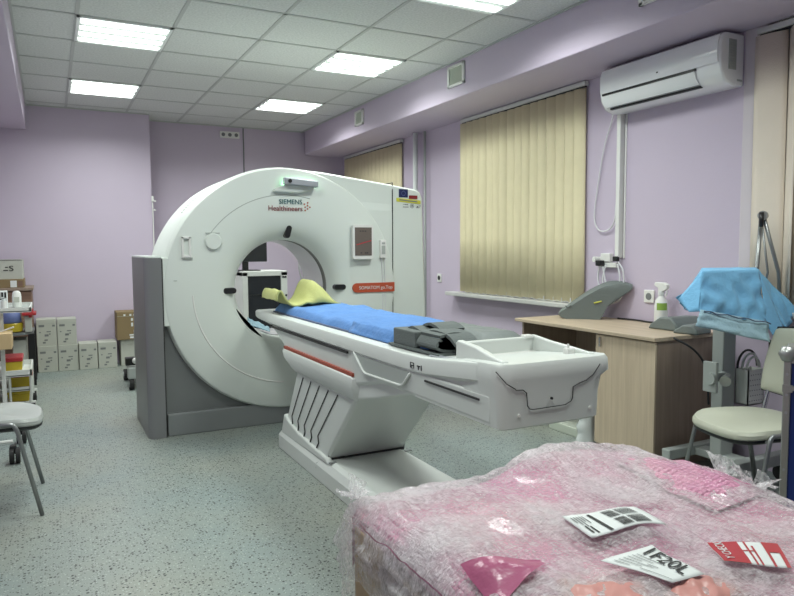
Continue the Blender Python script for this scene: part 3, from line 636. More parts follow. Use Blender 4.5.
# foot
bm = B(); secs = []
for z, g in ((0, 0), (.085, 0), (.12, -.02), (.132, -.045)):
    secs.append([bm.verts.new(p) for p in ((1.255-g, 4.10+g, z), (1.76+g, 4.10+g, z), (1.76+g, 1.9-g, z), (1.255-g, 1.9-g, z))])
for i in range(3):
    for k in range(4): bm.faces.new((secs[i][k], secs[i][(k+1) % 4], secs[i+1][(k+1) % 4], secs[i+1][k]))
bm.faces.new(secs[0]); bm.faces.new(secs[-1]); obj('foot', bm, 'white2', t, bev=.006)
bm = B(); prism(bm, [(4.075, .10), (4.015, .235), (3.92, .20), (3.75, .175), (3.5, .158), (3.3, .148), (3.27, .12)], 1.266, 1.30, 'x'); obj('foot_fairing', bm, 'white2', t, bev=.01)
bm = B(); box(bm, 1.30, 1.74, 3.305, 3.335, .128, .142); obj('foot_gap', bm, 'seam', t)
for x in (1.29, 1.742):
    bm = B(); tube(bm, [(x, 3.315, .13), (x, 3.31, .165)], .005, 6); box(bm, x-.02, x+.02, 3.25, 3.27, .13, .135); obj('foot_bolt', bm, 'greyink', t)
bm = B(); tube(bm, [(1.256, 3.42, .06), (1.258, 3.42, .09), (1.29, 3.36, .133)], .002, 5); obj('foot_seam', bm, 'greyink', t)
# accessory tray
bm = B()
def tz(y): s = (2.08-y)/.30; return .922-.035*max(0, min(1, s))
for xa, xb in ((1.315, 1.345), (1.655, 1.685)):
    d = -1 if xa < 1.5 else 1
    v = []
    for y, w in ((2.09, 0), (1.98, -.004), (1.86, .015), (1.78, .02)):
        v.append([bm.verts.new((xa+d*w, y, .845)), bm.verts.new((xb+d*w, y, .845)), bm.verts.new((xb+d*w-d*.004, y, tz(y))), bm.verts.new((xa+d*w+.006, y, tz(y)))])
    for i in range(3):
        for k in range(4): bm.faces.new((v[i][k], v[i][(k+1) % 4], v[i+1][(k+1) % 4], v[i+1][k]))
    bm.faces.new(v[0]); bm.faces.new(v[-1])
box(bm, 1.32, 1.68, 2.07, 2.095, .845, .915)
obj('accessory_tray', bm, 'white2', t, bev=.006, smooth='auto')
bm = B(); box(bm, 1.34, 1.66, 1.80, 2.08, .848, .862); tf = obj('tray_floor', bm, 'warm', t, bev=.003)
bm = B(); box(bm, 1.39, 1.47, 1.86, 1.875, .862, .8632); box(bm, 1.53, 1.61, 1.90, 1.913, .862, .8632); box(bm, 1.53, 1.59, 1.875, 1.883, .862, .8632); obj('tray_marking', bm, 'shade', tf)
bm = B(); box(bm, 1.62, 1.66, 2.065, 2.10, .91, .922, .003); box(bm, 1.63, 1.665, 1.84, 1.87, .86, .90, .006); tube(bm, [(1.64, 1.85, .9), (1.64, 1.85, .915)], .004, 6); obj('tray_clip', bm, 'warm', t)
bm = B(); tube(bm, [(1.315, 2.24, .845), (1.315, 1.95, .858)], .004, 8); tube(bm, [(1.295, 2.24, .845), (1.295, 1.95, .855)], .004, 8); tube(bm, [(1.29, 1.955, .856), (1.33, 1.95, .868)], .005, 8); obj('accessory_rail', bm, 'steel', t, smooth=True)

# ------------------------------------------------------------------ things on the table
t = thing('table_mattress', 'bright blue mattress lying along the scanner table', 'mattress', (1.51, 3.4, .838))
def mattop(u, v):
    x = 1.335+.39*u; y = 2.33+2.09*v
    e = min(u, 1-u)*2; e2 = min(v, 1-v)*2
    z = .842+(.046+.022*u)*min(1, (e*6)**.5 if e > 0 else 0)*min(1, (e2*22)**.5 if e2 > 0 else 0)+.012*noise.noise(Vector((x*7, y*5, 1)))*min(1, e*4)+.005*noise.noise(Vector((x*26, y*16, 3)))+.006*math.sin(y*9)*e
    return Vector((x+.006*noise.noise(Vector((y*8, u, 2))), y, max(z, .838)))
bm = B(); grid(bm, mattop, 28, 90); obj('cover', bm, 'bluemat', t, smooth=True)
bm = B(); box(bm, 1.325, 1.735, 2.32, 4.40, .836, .846, .003); obj('underlay', bm, 'bluedark', t)
bm = B(); patch(bm, (1.322, 2.62, .84), (1.322, 3.1, .842), (1.36, 3.12, .893), (1.36, 2.6, .897), 10, 6, .008, 5, 2); obj('folded_edge', bm, 'bluemat', t, smooth=True, solid=.004)
# lime head cradle: a curved pad with upturned sides
CR = smooth_path([(1.262, .935, 0), (1.268, .975, 0), (1.29, .993, 0), (1.325, .935, 0), (1.37, .904, 0), (1.43, .902, 0), (1.475, .935, 0), (1.52, 1.03, 0), (1.56, 1.045, 0), (1.61, .985, 0), (1.65, .912, 0), (1.668, .905, 0)], 6)
def cradle(u, v):
    f = u*(len(CR)-1); i = min(int(f), len(CR)-2); p = CR[i].lerp(CR[i+1], f-i)
    k = max(0, p.x-1.5)/.2
    return Vector((p.x+.01*v*(p.x > 1.5), 4.42-.32*v-.05*k*v, .9+(p.y-.9)*(1-(.15*v*v+.75*v**5)*min(1, max(0, (p.x-1.44)/.05)))+.006*noise.noise(Vector((u*7, v*4, 7)))))
bm = B(); grid(bm, cradle, 60, 16); tag(obj('head_cradle_pad', bm, 'lime', smooth=True, solid=.012), 'lime yellow curved head pad on the blue mattress', 'head pad')
bm = B(); patch(bm, (1.30, 4.97, .70), (1.42, 4.80, .655), (1.46, 4.95, .665), (1.33, 5.08, .735), 10, 10, .03, 5, 3); 
tag(obj('bore_cloth', bm, 'drapepale', smooth=True, solid=.006), 'pale blue cloth lying inside the bottom of the scanner bore', 'cloth')
# folded grey straps
def strip(path, xa, xb, thick=.010):
    """band following a (y,z) path, extruded on x"""
    P = [Vector((p[0], p[1])) for p in path]; bm = B(); L_ = []; R_ = []
    for i, p in enumerate(P):
        d = (P[min(i+1, len(P)-1)]-P[max(i-1, 0)]).normalized(); nn = Vector((-d.y, d.x))*thick/2
        L_.append(p+nn); R_.append(p-nn)
    poly = [tuple(q) for q in L_]+[tuple(q) for q in R_[::-1]]
    prism(bm, poly, xa, xb, 'x'); bmesh.ops.triangulate(bm, faces=[f for f in bm.faces if len(f.verts) > 4]); return bm
def sp2(pts, sub=5): return [(v.x, v.y) for v in smooth_path([(p[0], p[1], 0) for p in pts], sub)]
t = thing('strap_bundle', 'dark grey folded straps heaped at the near end of the mattress', 'straps', (1.4, 2.35, .85))
bm = B(); box(bm, 1.318, 1.40, 2.40, 2.60, .848, .918, .006); obj('folded_pad', bm, 'foamdark', t)
def bent(path, axis_ang, c, w0, w1, thick):
    bm = strip(path, w0, w1, thick); bmesh.ops.rotate(bm, verts=bm.verts, cent=c, matrix=Matrix.Rotation(axis_ang, 3, 'Z')); return bm
c = Vector((1.38, 2.30, .86))
lp = sp2([(2.24, .905), (2.22, .875), (2.26, .858), (2.33, .858), (2.385, .872), (2.375, .908), (2.30, .925), (2.235, .915)])
obj('strap_loop', bent([(y, z) for y, z in lp], math.radians(-90), Vector((1.40, 2.30, .88)), 1.315, 1.47, .011), 'foamdark', t)
lp = sp2([(2.25, .90), (2.24, .875), (2.30, .868), (2.35, .878), (2.345, .90), (2.28, .905)])
obj('strap_loop', bent(lp, math.radians(-90), Vector((1.40, 2.30, .88)), 1.305, 1.46, .010), 'foam', t)
lp = sp2([(2.16, .888), (2.22, .918), (2.32, .926), (2.42, .912), (2.50, .925), (2.55, .91)])
obj('strap_flap', strip(lp, 1.36, 1.47, .012), 'foamdark', t)
lp = sp2([(2.52, .918), (2.46, .940), (2.40, .936), (2.36, .922)])
obj('strap_flap', strip(lp, 1.41, 1.53, .012), 'foamdark', t)
bm = B(); prism(bm, [(2.62, .84), (2.20, .845), (2.20, .852), (2.62, .85)], 1.305, 1.42, 'x'); obj('strap_tail', bm, 'foamdark', t)
bm = B(); grid(bm, lambda u, v: Vector((1.48+.25*u, 2.13+.55*v, (.866+.048*min(1, 4*min(u, 1-u)+.15)*min(1, 5*min(v, 1-v)+.1)+.008*noise.noise(Vector((u*5, v*6, 4)))))), 16, 22)
tag(obj('grey_pad', bm, 'foam', smooth=True, solid=.014), 'soft grey pad on the far side of the table beyond the straps', 'pad')

# ------------------------------------------------------------------ console behind the bore
t = thing('console_cabinet', 'white framed cabinet with dark glass front seen through the bore', 'cabinet', (1.9, 6.8, 0))
bm = B()
for a, b, c, d in ((1.685, 1.74, .04, 1.03), (2.08, 2.145, .04, 1.03), (1.685, 2.145, .99, 1.04), (1.685, 2.145, .04, .12)): box(bm, a, b, 6.6, 7.05, c, d, .004)
obj('frame', bm, 'trolley', t)
bm = B(); box(bm, 1.74, 2.08, 6.62, 7.04, .12, .99); obj('glass_front', bm, 'darkpanel', t)
bm = B(); box(bm, 1.74, 2.08, 6.61, 6.62, .80, .806); obj('interior_shelf', bm, 'black', t)
bm = B(); box(bm, 2.09, 2.135, 6.594, 6.602, .97, .985); box(bm, 2.12, 2.138, 6.594, 6.602, .78, .80); obj('handle', bm, 'black', t)
for x in (1.68, 2.09):
    for y in (6.64, 7.0):
        bm = B(); cyl(bm, (x-.012, y, .025), (x+.012, y, .025), .025); obj('caster', bm, 'black', t)
t = thing('monitor', 'black computer monitor standing on the cabinet behind the scanner', 'monitor', (1.78, 6.8, 1.04))
bm = B(); box(bm, 1.56, 1.985, 6.76, 6.79, 1.13, 1.42, .004); obj('screen', bm, 'glass', t)
bm = B(); box(bm, 1.74, 1.80, 6.79, 6.82, 1.05, 1.2, .004); obj('stand', bm, 'black', t)
bm = B(); box(bm, 1.66, 1.90, 6.70, 6.86, 1.0405, 1.05, .004); obj('base', bm, 'black', t)
bm = B(); tube(bm, smooth_path([(1.86, 5.44, 1.25), (1.90, 5.44, 1.18), (1.95, 5.44, 1.05), (1.92, 5.44, .98), (1.88, 5.44, 1.05), (1.87, 5.44, 1.18)]), .008, 8); tube(bm, [(1.86, 5.44, 1.25), (1.86, 5.37, 1.27)], .008, 8)
tag(obj('rear_cable', bm, 'cablew', smooth=True), 'white cable loop hanging at the back opening of the scanner bore', 'cable')

# ------------------------------------------------------------------ cartons by the back wall
def carton(name, label, x0, x1, y0, y1, z0, z1, m, group=None, marks=True, lid=True, ink='greyink'):
    t = thing(name, label, 'box', ((x0+x1)/2, (y0+y1)/2, z0), group)
    bm = B(); box(bm, x0, x1, y0, y1, z0, z1, .004); obj('body', bm, m, t)
    w, h = x1-x0, z1-z0
    if lid:
        bm = B(); box(bm, x0+.002, x1-.002, y0-.0012, y0, z1-.16*h, z1-.152*h); obj('flap_line', bm, 'shade', t)
    if marks:
        bm = B()
        for a, b, c, d in ((.12, .40, .72, .80), (.80, .93, .72, .79), (.14, .22, .5, .54), (.50, .72, .52, .56), (.40, .6, .36, .44), (.62, .70, .42, .47), (.38, .55, .20, .25), (.30, .44, .10, .16)):
            box(bm, x0+a*w, x0+b*w, y0-.0012, y0, z0+c*h, z0+d*h)
        obj('print', bm, ink, t)
    return t
G = 'white supply cartons along the back wall'
ys, yb = 7.80, 8.06
carton('supply_carton', 'white carton on the floor, bottom left of the stacked cartons', -.142, .043, ys, yb, 0, .272, 'carton', G)
carton('supply_carton', 'white carton on the floor, bottom right of the stacked cartons', .048, .236, ys-.003, yb, 0, .272, 'carton', G)
carton('supply_carton', 'white carton on top of the stack, left one', -.145, .040, ys+.01, yb, .272, .548, 'carton', G)
carton('supply_carton', 'white carton on top of the stack, right one', .046, .228, ys+.01, yb, .272, .545, 'carton', G)
carton('supply_carton', 'single white carton on the floor right of the stacked cartons', .243, .420, ys-.02, yb-.03, 0, .275, 'carton', G)
carton('supply_carton', 'single white carton on the floor nearest the brown carton', .428, .612, ys-.02, yb-.03, 0, .278, 'carton', G)
carton('supply_carton', 'pale carton under the brown carton beside the scanner', .655, 1.0, 7.83, 8.07, 0, .285, 'carton', G, marks=False)
t = carton('brown_carton', 'brown cardboard carton on a pale carton beside the scanner', .622, .98, 7.80, 8.07, .287, .59, 'brown', None, marks=False)
bm = B()
for a in (.05, .11, .15): box(bm, .64+a, .66+a, 7.7985, 7.80, .545, .565)
box(bm, .765, .785, 7.7985, 7.80, .49, .52); box(bm, .765, .785, 7.7985, 7.80, .43, .47); box(bm, .745, .80, 7.7985, 7.80, .33, .345); box(bm, .75, .79, 7.7985, 7.80, .30, .32); obj('print', bm, 'paper', t)
t = thing('equipment_trolley', 'low grey wheeled equipment base half hidden behind the scanner column', 'trolley', (.8, 6.75, 0))
bm = B(); box(bm, .62, 1.0, 6.45, 7.0, .13, .2, .01); box(bm, .70, .98, 6.5, 6.95, .2, .5, .02); obj('body', bm, 'stand', t)
bm = B(); box(bm, .575, .66, 6.44, 6.52, .22, .29, .008); obj('knob_block', bm, 'black', t)
bm = B(); lathe(bm, [(0, -.02), (.018, -.018), (.028, 0), (.018, .018), (0, .02)], (.655, 6.42, .265), n=20); obj('knob', bm, 'warm', t, smooth=True)
bm = B(); box(bm, .59, .69, 6.41, 6.5, .10, .205, .01); obj('caster_fork', bm, 'stand', t)
for y in (6.45, 6.95):
    bm = B(); cyl(bm, (.60, y, .055), (.64, y, .055), .055); cs = obj('caster', bm, 'rubber', t)
    bm = B(); cyl(bm, (.594, y, .055), (.60, y, .055), .03); obj('hub', bm, 'stand', cs)

# ------------------------------------------------------------------ left corner: cabinet, low table, cart
t = thing('brown_cabinet', 'brown wooden cabinet against the back wall at the left edge', 'cabinet', (-.55, 7.75, 0))
bm = B(); box(bm, -.98, -.165, 7.55, 8.05, 0, .86, .004); obj('body', bm, 'wood3', t)
bm = B(); box(bm, -1.0, -.15, 7.53, 8.07, .865, .895, .004); obj('top_board', bm, 'deskside', t)
bm = B(); box(bm, -.56, -.55, 7.545, 7.55, .05, .84); obj('door_gap', bm, 'seam', t)
t = carton('white_carton', 'large white carton on top of the brown cabinet', -.62, -.235, 7.60, 8.0, .978, 1.168, 'carton', None, marks=False, lid=False)
text_front('carton_print', 'S', -.352, -.312, 1.06, .05, 7.598, 'ink', t); 
bm = B(); box(bm, -.385, -.36, 7.598, 7.6, 1.09, 1.10); box(bm, -.40, -.36, 7.598, 7.6, 1.06, 1.07); box(bm, -.62, -.235, 7.598, 7.6, 1.163, 1.168); obj('print', bm, 'ink', t)
t = carton('brown_box', 'small brown box under the white carton on the cabinet', -.6, -.225, 7.58, 7.95, .895, .978, 'brown', None, marks=False, lid=False)
bm = B(); box(bm, -.345, -.29, 7.577, 7.58, .90, .965); obj('label', bm, 'paper', t); bm = B(); box(bm, -.28, -.24, 7.577, 7.58, .905, .96); obj('end_panel', bm, 'wood3', t)
t = thing('low_black_table', 'low black side table in the left corner beside the cartons', 'table', (-.35, 7.25, 0))
bm = B(); prism(bm, [(-.75, 7.0), (-.35, 6.98), (-.22, 7.02), (-.155, 7.15), (-.15, 7.45), (-.75, 7.45)], .485, .51, 'z'); obj('tabletop', bm, 'grey2', t)
for x in (-.175, -.72):
    for y in (7.12, 7.42):
        bm = B(); box(bm, x-.028, x+.028, y-.02, y+.02, .0, .485); obj('leg', bm, 'black', t)
bm = B(); box(bm, -.33, -.215, 7.12, 7.42, 0.0, .43, .006); tag(obj('pale_tower', bm, 'carton'), 'pale computer tower under the low black table', 'computer')
t = thing('sharps_bin', 'yellow bin with blue bag on the low black table', 'bin', (-.29, 7.1, .51))
bm = B(); lathe(bm, [(.06, 0), (.08, .01), (.085, .08), (.08, .085)], (-.32, 7.1, .51), 'z', 24, True); obj('body', bm, 'yel', t, smooth='auto')
bm = B(); lathe(bm, [(.07, .085), (.085, .10), (.075, .17), (.05, .20), (.02, .205), (0, .2)], (-.33, 7.1, .51), 'z', 20); obj('bag', bm, 'bluebag', t, smooth=True)
t = thing('red_lidded_box', 'white box with red lid on the low black table', 'box', (-.19, 7.1, .51))
bm = B(); box(bm, -.222, -.165, 7.04, 7.2, .51, .66, .006); obj('body', bm, 'carton', t)
bm = B(); box(bm, -.24, -.125, 7.0, 7.22, .665, .69, .005); box(bm, -.225, -.15, 7.02, 7.2, .69, .72, .005); box(bm, -.185, -.16, 7.02, 7.04, .645, .667); obj('lid', bm, 'red', t)
# medical cart
t = thing('medical_cart', 'white medical cart with trays at the left edge behind the chair', 'cart', (-.4, 6.1, 0))
def tray(name, x0, x1, y0, y1, z, h, m='trolley'):
    bm = B(); box(bm, x0, x1, y0, y1, z, z+.012)
    w = .012
    for a, b, c, d in ((x0, x1, y0, y0+w), (x0, x1, y1-w, y1), (x0, x0+w, y0, y1), (x1-w, x1, y0, y1)): box(bm, a, b, c, d, z+.005, z+h)
    return obj(name, bm, m, t)
tr = tray('top_tray', -.70, -.135, 5.72, 6.32, .80, .035)
bm = B(); box(bm, -.69, -.15, 5.735, 6.305, .813, .818); obj('tray_liner', bm, 'traygl', tr)
tray('shelf', -.70, -.15, 5.80, 6.35, .305, .05); tray('shelf', -.70, -.16, 5.85, 6.38, .185, .03); tray('shelf', -.70, -.16, 5.85, 6.38, .07, .03)
for x, y in ((-.335, 5.80), (-.165, 6.34), (-.69, 5.80), (-.69, 6.34)):
    bm = B(); box(bm, x-.014, x+.014, y-.014, y+.014, .06, .80 if y < 6 else .32); obj('post', bm, 'trolley', t)
bm = B(); tube(bm, [(-.16, 5.82, .34), (-.16, 5.84, .18), (-.17, 5.86, .07)], .010, 8); tube(bm, [(-.30, 5.82, .30), (-.30, 5.86, .07)], .009, 8); obj('side_rail', bm, 'trolley', t)
for x, y in ((-.15, 6.36), (-.15, 5.86), (-.68, 6.36), (-.68, 5.86)):
    bm = B(); cyl(bm, (x-.014, y, .045), (x+.014, y, .045), .045); cs = obj('caster', bm, 'rubber', t)
    bm = B(); box(bm, x-.02, x-.014, y-.012, y+.012, .045, .085); box(bm, x+.014, x+.02, y-.012, y+.012, .045, .085); box(bm, x-.02, x+.02, y-.015, y+.015, .082, .1); obj('caster_fork', bm, 'trolley', cs)
t = thing('white_bottle', 'white plastic bottle standing on the cart top tray', 'bottle', (-.235, 6.0, .818))
bm = B(); lathe(bm, [(.0, 0), (.03, .001), (.032, .01), (.032, .085), (.028, .115), (.018, .128), (0, .13)], (-.235, 6.0, .818), 'z', 24); obj('body', bm, 'warm', t, smooth='auto')
bm = B(); box(bm, -.253, -.217, 5.967, 5.9695, .86, .9); obj('label', bm, 'carton', t)
t = carton('medicine_box', 'small white medicine box with black print on the cart top tray', -.40, -.292, 5.86, 5.94, .818, .955, 'paper', None, marks=False, lid=False)
bm = B()
for k in range(4): box(bm, -.37+.02*k, -.357+.02*k, 5.858, 5.86, .91-.006*(k % 2), .945)
box(bm, -.35, -.31, 5.858, 5.86, .89, .90); obj('print', bm, 'ink', t)
t = thing('small_bottle', 'slim white bottle in front of the medicine box on the cart', 'bottle', (-.31, 5.78, .818))
bm = B(); cyl(bm, (-.312, 5.78, .818), (-.312, 5.78, .885), .018); obj('body', bm, 'warm', t, smooth='auto'); bm = B(); cyl(bm, (-.312, 5.78, .885), (-.312, 5.78, .90), .012); obj('cap', bm, 'paper', t)
bm = B(); box(bm, -.5, -.262, 5.90, 6.15, .356, .36); 
bm.free()
t = thing('cardboard_tray', 'tan cardboard tray held on the side of the medical cart', 'tray', (-.36, 5.75, .54))
bm = B(); box(bm, -.50, -.262, 5.55, 5.76, .55, .665, .004); obj('body', bm, 'tan', t)
bm = B(); box(bm, -.385, -.345, 5.547, 5.551, .59, .64); obj('label', bm, 'limetag', t)
bm = B(); box(bm, -.35, -.32, 5.76, 5.79, .56, .6); obj('clip', bm, 'trolley', t)
def sharps(label, x0, x1, y0, y1, z0, z1, tint='red'):
    t = thing('sharps_container', label, 'container', ((x0+x1)/2, (y0+y1)/2, z0), 'yellow sharps containers on the cart')
    h = z1-z0; bm = B()
    v = [[bm.verts.new(p) for p in ((x0+g, y0+g, z), (x1-g, y0+g, z), (x1-g, y1-g, z), (x0+g, y1-g, z))] for z, g in ((z0, .012), (z0+h*.72, .004))]
    for k in range(4): bm.faces.new((v[0][k], v[0][(k+1) % 4], v[1][(k+1) % 4], v[1][k]))
    bm.faces.new(v[0]); bm.faces.new(v[1]); obj('body', bm, 'yel', t, bev=.006)
    bm = B(); box(bm, x0, x1, y0, y1, z0+h*.72, z1, .008); obj('lid', bm, tint, t)
sharps('yellow sharps container with red lid on the upper cart shelf', -.345, -.21, 5.9, 6.15, .318, .44)
sharps('yellow sharps container with broad red lid on the middle cart shelf', -.31, -.15, 5.95, 6.2, .198, .305)
sharps('yellow container on the bottom cart shelf', -.33, -.17, 5.95, 6.2, .083, .165, 'yel')
bm = B(); lathe(bm, [(.05, 0), (.06, .02), (.05, .06), (.03, .09), (0, .1)], (-.27, 6.24, .318), 'z', 16, False); tag(obj('clear_bag', bm, 'clear', smooth=True), 'crumpled clear bag behind the upper sharps container', 'bag')
bm = B(); tube(bm, [(-.40, 5.72, .64), (-.25, 5.66, .70)], .006, 8); tag(obj('white_rod', bm, 'warm'), 'thin white rod lying in the tan tray of the cart', 'rod')
# second stand with casters under the left chair
t = thing('rolling_stand', 'white rolling base with black casters behind the left chair', 'stand', (-.5, 4.75, 0))
bm = B(); tube(bm, [(-.75, 4.62, .115), (-.235, 4.60, .115)], .011, 8); tube(bm, [(-.75, 5.0, .115), (-.215, 5.0, .115)], .011, 8); tube(bm, [(-.75, 4.6, .115), (-.75, 5.0, .115), (-.75, 5.0, .8)], .014, 8); obj('base_frame', bm, 'trolley', t)
for x, y in ((-.225, 4.53), (-.205, 4.99), (-.72, 4.6), (-.72, 5.0)):
    bm = B()
    for d in (-.016, .016): cyl(bm, (x+d-.012, y, .048), (x+d+.012, y, .048), .048)
    box(bm, x-.025, x+.01, y-.02, y+.02, .06, .11, .004); obj('caster', bm, 'rubber', t, bev=.006)

# ------------------------------------------------------------------ chairs (local frame: chair faces +x)
def chair(label, loc, rot, pad, legm):
    t = thing('visitor_chair', label, 'chair', loc, 'visitor chairs', rot)
    def seatf(sc, z, dz=0):
        pts = []
        for k in range(40):
            a = 2*PI*k/40; c, s = math.cos(a), math.sin(a); e = .62
            x = .225*abs(c)**e*(1 if c > 0 else -1); y = .225*abs(s)**e*(1 if s > 0 else -1)
            y *= 1-.10*(x < 0)*abs(x)/.225; pts.append((x*sc-.01, y*sc, z+(-.018*max(0, x-.1)/.12 if dz else 0)))
        return pts
    def loft(levels):
        bm = B(); rs = [[bm.verts.new(p) for p in lv] for lv in levels]
        for i in range(len(rs)-1):
            for k in range(40): bm.faces.new((rs[i][k], rs[i][(k+1) % 40], rs[i+1][(k+1) % 40], rs[i+1][k]))
        bm.faces.new(rs[0]); bm.faces.new(rs[-1]); return bm
    obj('seat', loft([seatf(.97, .408, 1), seatf(1.0, .418, 1), seatf(1.0, .432, 1), seatf(.96, .446, 1), seatf(.8, .452, 1), seatf(.4, .449, 1)]), pad, t, smooth='auto', local=True)
    obj('seat_shell', loft([seatf(.93, .392, 1), seatf(.98, .40, 1), seatf(.985, .411, 1)]), 'black', t, local=True)
    for s in (1, -1):
        bm = B(); tube(bm, fillet([(.195, .25*s, .0), (.105, .232*s, .40), (.09, .228*s, .425), (-.05, .228*s, .432)], .035), .010, 10); obj('leg', bm, legm, t, smooth=True, local=True)
        bm = B(); tube(bm, fillet([(-.05, .228*s, .432), (-.16, .225*s, .425), (-.275, .25*s, 0)], .04), .0115, 10); obj('leg', bm, legm, t, smooth=True, local=True)
        bm = B(); tube(bm, fillet([(-.12, .17*s, .40), (-.215, .17*s, .405), (-.245, .17*s, .52), (-.295, .165*s, .70)], .05), .0105, 10); obj('back_support', bm, 'chrome', t, smooth=True, local=True)
    bm = B(); tube(bm, [(.10, -.23, .40), (.10, .23, .40)], .009, 8); tube(bm, [(-.13, -.225, .40), (-.13, .225, .40)], .009, 8); obj('cross_bar', bm, legm, t, local=True)
    def back(off, grow):
        def f(u, v):
            y = (u-.5)*2; z = (v-.5)*2; rr = .42
            k = max(abs(y), abs(z)); 
            sq = 1-.10*max(0, abs(y)*abs(z)-.25)
            Y = y*(.215+grow)*sq*(1-.10*z*.5); Z = .668+z*(.158+grow)*sq
            X = -.262-.075*(Z-.52)/.34+.035*(y*y)+off
            return Vector((X, Y, Z))
        return f
    bm = B(); A_ = back(.018, 0); D_ = back(-.012, 0); n = 12
    def shell(u, v): return A_(u, v)
    V1 = [[bm.verts.new(A_(i/n, j/n)+Vector((-.014*(max(abs(i/n-.5), abs(j/n-.5))*2)**6, 0, 0))) for j in range(n+1)] for i in range(n+1)]
    V2 = [[bm.verts.new(D_(i/n, j/n)) for j in range(n+1)] for i in range(n+1)]
    for V in (V1, V2):
        for i in range(n):
            for j in range(n): bm.faces.new((V[i][j], V[i+1][j], V[i+1][j+1], V[i][j+1]))
    edge = [(i, 0) for i in range(n)]+[(n, j) for j in range(n)]+[(i, n) for i in range(n, 0, -1)]+[(0, j) for j in range(n, 0, -1)]
    for k in range(len(edge)):
        a, b = edge[k], edge[(k+1) % len(edge)]
        bm.faces.new((V1[a[0]][a[1]], V1[b[0]][b[1]], V2[b[0]][b[1]], V2[a[0]][a[1]]))
    obj('backrest', bm, pad, t, smooth=True, local=True, sub=1)
    bm = B(); grid(bm, back(-.02, .006), 10, 10); obj('back_shell', bm, 'black', t, smooth=True, solid=.012, local=True)
    for c in list(t.children):
        for v in c.data.vertices: v.co.z *= 1.05
    return t
chair('grey visitor chair with chrome legs at the left picture edge', (-.27, 3.81, 0), 0, 'vinylgrey', 'tubegrey')
chair('cream visitor chair between the desk and the blue case', (2.86, 1.985, 0), math.radians(166), 'vinyl', 'tubegrey')

# ------------------------------------------------------------------ desk
t = thing('office_desk', 'light maple desk with side cabinet along the window wall', 'desk', (3.25, 3.25, 0))
bm = B(); box(bm, 2.95, XR-.005, 2.63, 3.89, .735, .757, .003); obj('desktop', bm, 'desktop', t)
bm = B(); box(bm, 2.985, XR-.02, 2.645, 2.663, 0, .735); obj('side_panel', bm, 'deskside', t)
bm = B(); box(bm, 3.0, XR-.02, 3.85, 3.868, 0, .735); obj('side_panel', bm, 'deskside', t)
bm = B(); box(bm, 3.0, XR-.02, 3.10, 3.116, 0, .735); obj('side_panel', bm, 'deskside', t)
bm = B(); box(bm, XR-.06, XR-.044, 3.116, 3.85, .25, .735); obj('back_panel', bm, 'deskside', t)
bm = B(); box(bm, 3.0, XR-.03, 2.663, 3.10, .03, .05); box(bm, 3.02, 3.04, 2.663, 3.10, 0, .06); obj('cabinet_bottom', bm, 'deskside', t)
bm = B(); box(bm, 2.972, 2.99, 2.645, 3.105, .055, .728, .002); dr = obj('door', bm, 'desk', t)
bm = B(); box(bm, 2.955, 2.973, 3.055, 3.066, .655, .715, .004); obj('handle', bm, 'chrome', dr)
bm = B(); box(bm, 3.06, 3.45, 3.18, 3.64, 0, .06, .006); tag(obj('floor_unit', bm, 'vent'), 'flat pale unit on the floor under the desk', 'floor unit')
t = thing('clear_bags', 'clear plastic bag on the floor beside the desk cabinet', 'bag', (3.05, 3.16, 0))
bm = B(); grid(bm, lambda u, v: Vector((3.0+.08*math.cos(2*PI*u)*(1-.4*v)+.02*noise.noise(Vector((u*5, v*5, 1))), 3.2+.06*math.sin(2*PI*u)*(1-.4*v), .001+.25*v)), 18, 10); obj('body', bm, 'clear', t, smooth=True)

# ------------------------------------------------------------------ things on the desk
pf = [(t.x, t.y) for t in smooth_path([(.05, .7575, 0), (.287, .7575, 0)], 4)]+[(t.x, t.y) for t in smooth_path([(.29, .76, 0), (.312, .80, 0), (.351, .875, 0), (.42, .93, 0), (.485, .965, 0), (.497, .982, 0), (.485, .992, 0), (.42, 1.008, 0), (.329, 1.0, 0), (.209, .938, 0), (.12, .875, 0), (.04, .825, 0), (.003, .80, 0), (.012, .775, 0), (.045, .758, 0)], 3)]
pf = pf[:5]+pf[6:-1]
CU = Vector((.70, -.714, 0)); CW = Vector((.714, .70, 0)); CO = Vector((3.18, 3.70, 0))
bm = B(); secs = []
for wd, sc in ((0., .965), (.012, .995), (.04, 1.), (.15, 1.), (.19, .985), (.205, .94)):
    sec = []
    for tt, z in pf:
        k = 1-.9*max(0, (tt-.2)/.3)
        t2 = .25+(tt-.25)*sc; z2 = .7575+(z-.7575)*sc+.022*wd/.2*min(1, max(0, (z-.80)/.06))
        p = CO+CU*t2+CW*wd*k; sec.append(bm.verts.new((p.x, p.y, z2)))
    secs.append(sec)
n = len(pf)
for i in range(len(secs)-1):
    for k in range(n): bm.faces.new((secs[i][k], secs[i][(k+1) % n], secs[i+1][(k+1) % n], secs[i+1][k]))
bm.faces.new(secs[0]); bm.faces.new(secs[-1]); bmesh.ops.triangulate(bm, faces=[f for f in bm.faces if len(f.verts) > 4])
t = thing('positioning_cushion', 'large curved grey positioning cushion on the desk', 'cushion', (3.33, 3.6, .7575))
obj('body', bm, 'foam', t, smooth='auto')
bm = B(); q = CO+CU*.27-CW*.003; tube(bm, [(q.x-.018, q.y+.018, .872), (q.x+.018, q.y-.018, .886)], .006, 6); obj('yellow_mark', bm, 'limetag', t)
bm = B(); q = CO+CU*.07-CW*.002; tube(bm, smooth_path([(q.x-.012, q.y+.012, .85), (q.x, q.y, .838), (q.x+.015, q.y-.015, .853)]), .005, 7); obj('pull_tab', bm, 'foamdark', t)
t = thing('spray_bottle', 'white trigger spray bottle with green label on the desk', 'spray bottle', (3.47, 3.05, .7575))
cx, cy, cz = 3.47, 3.05, .7575
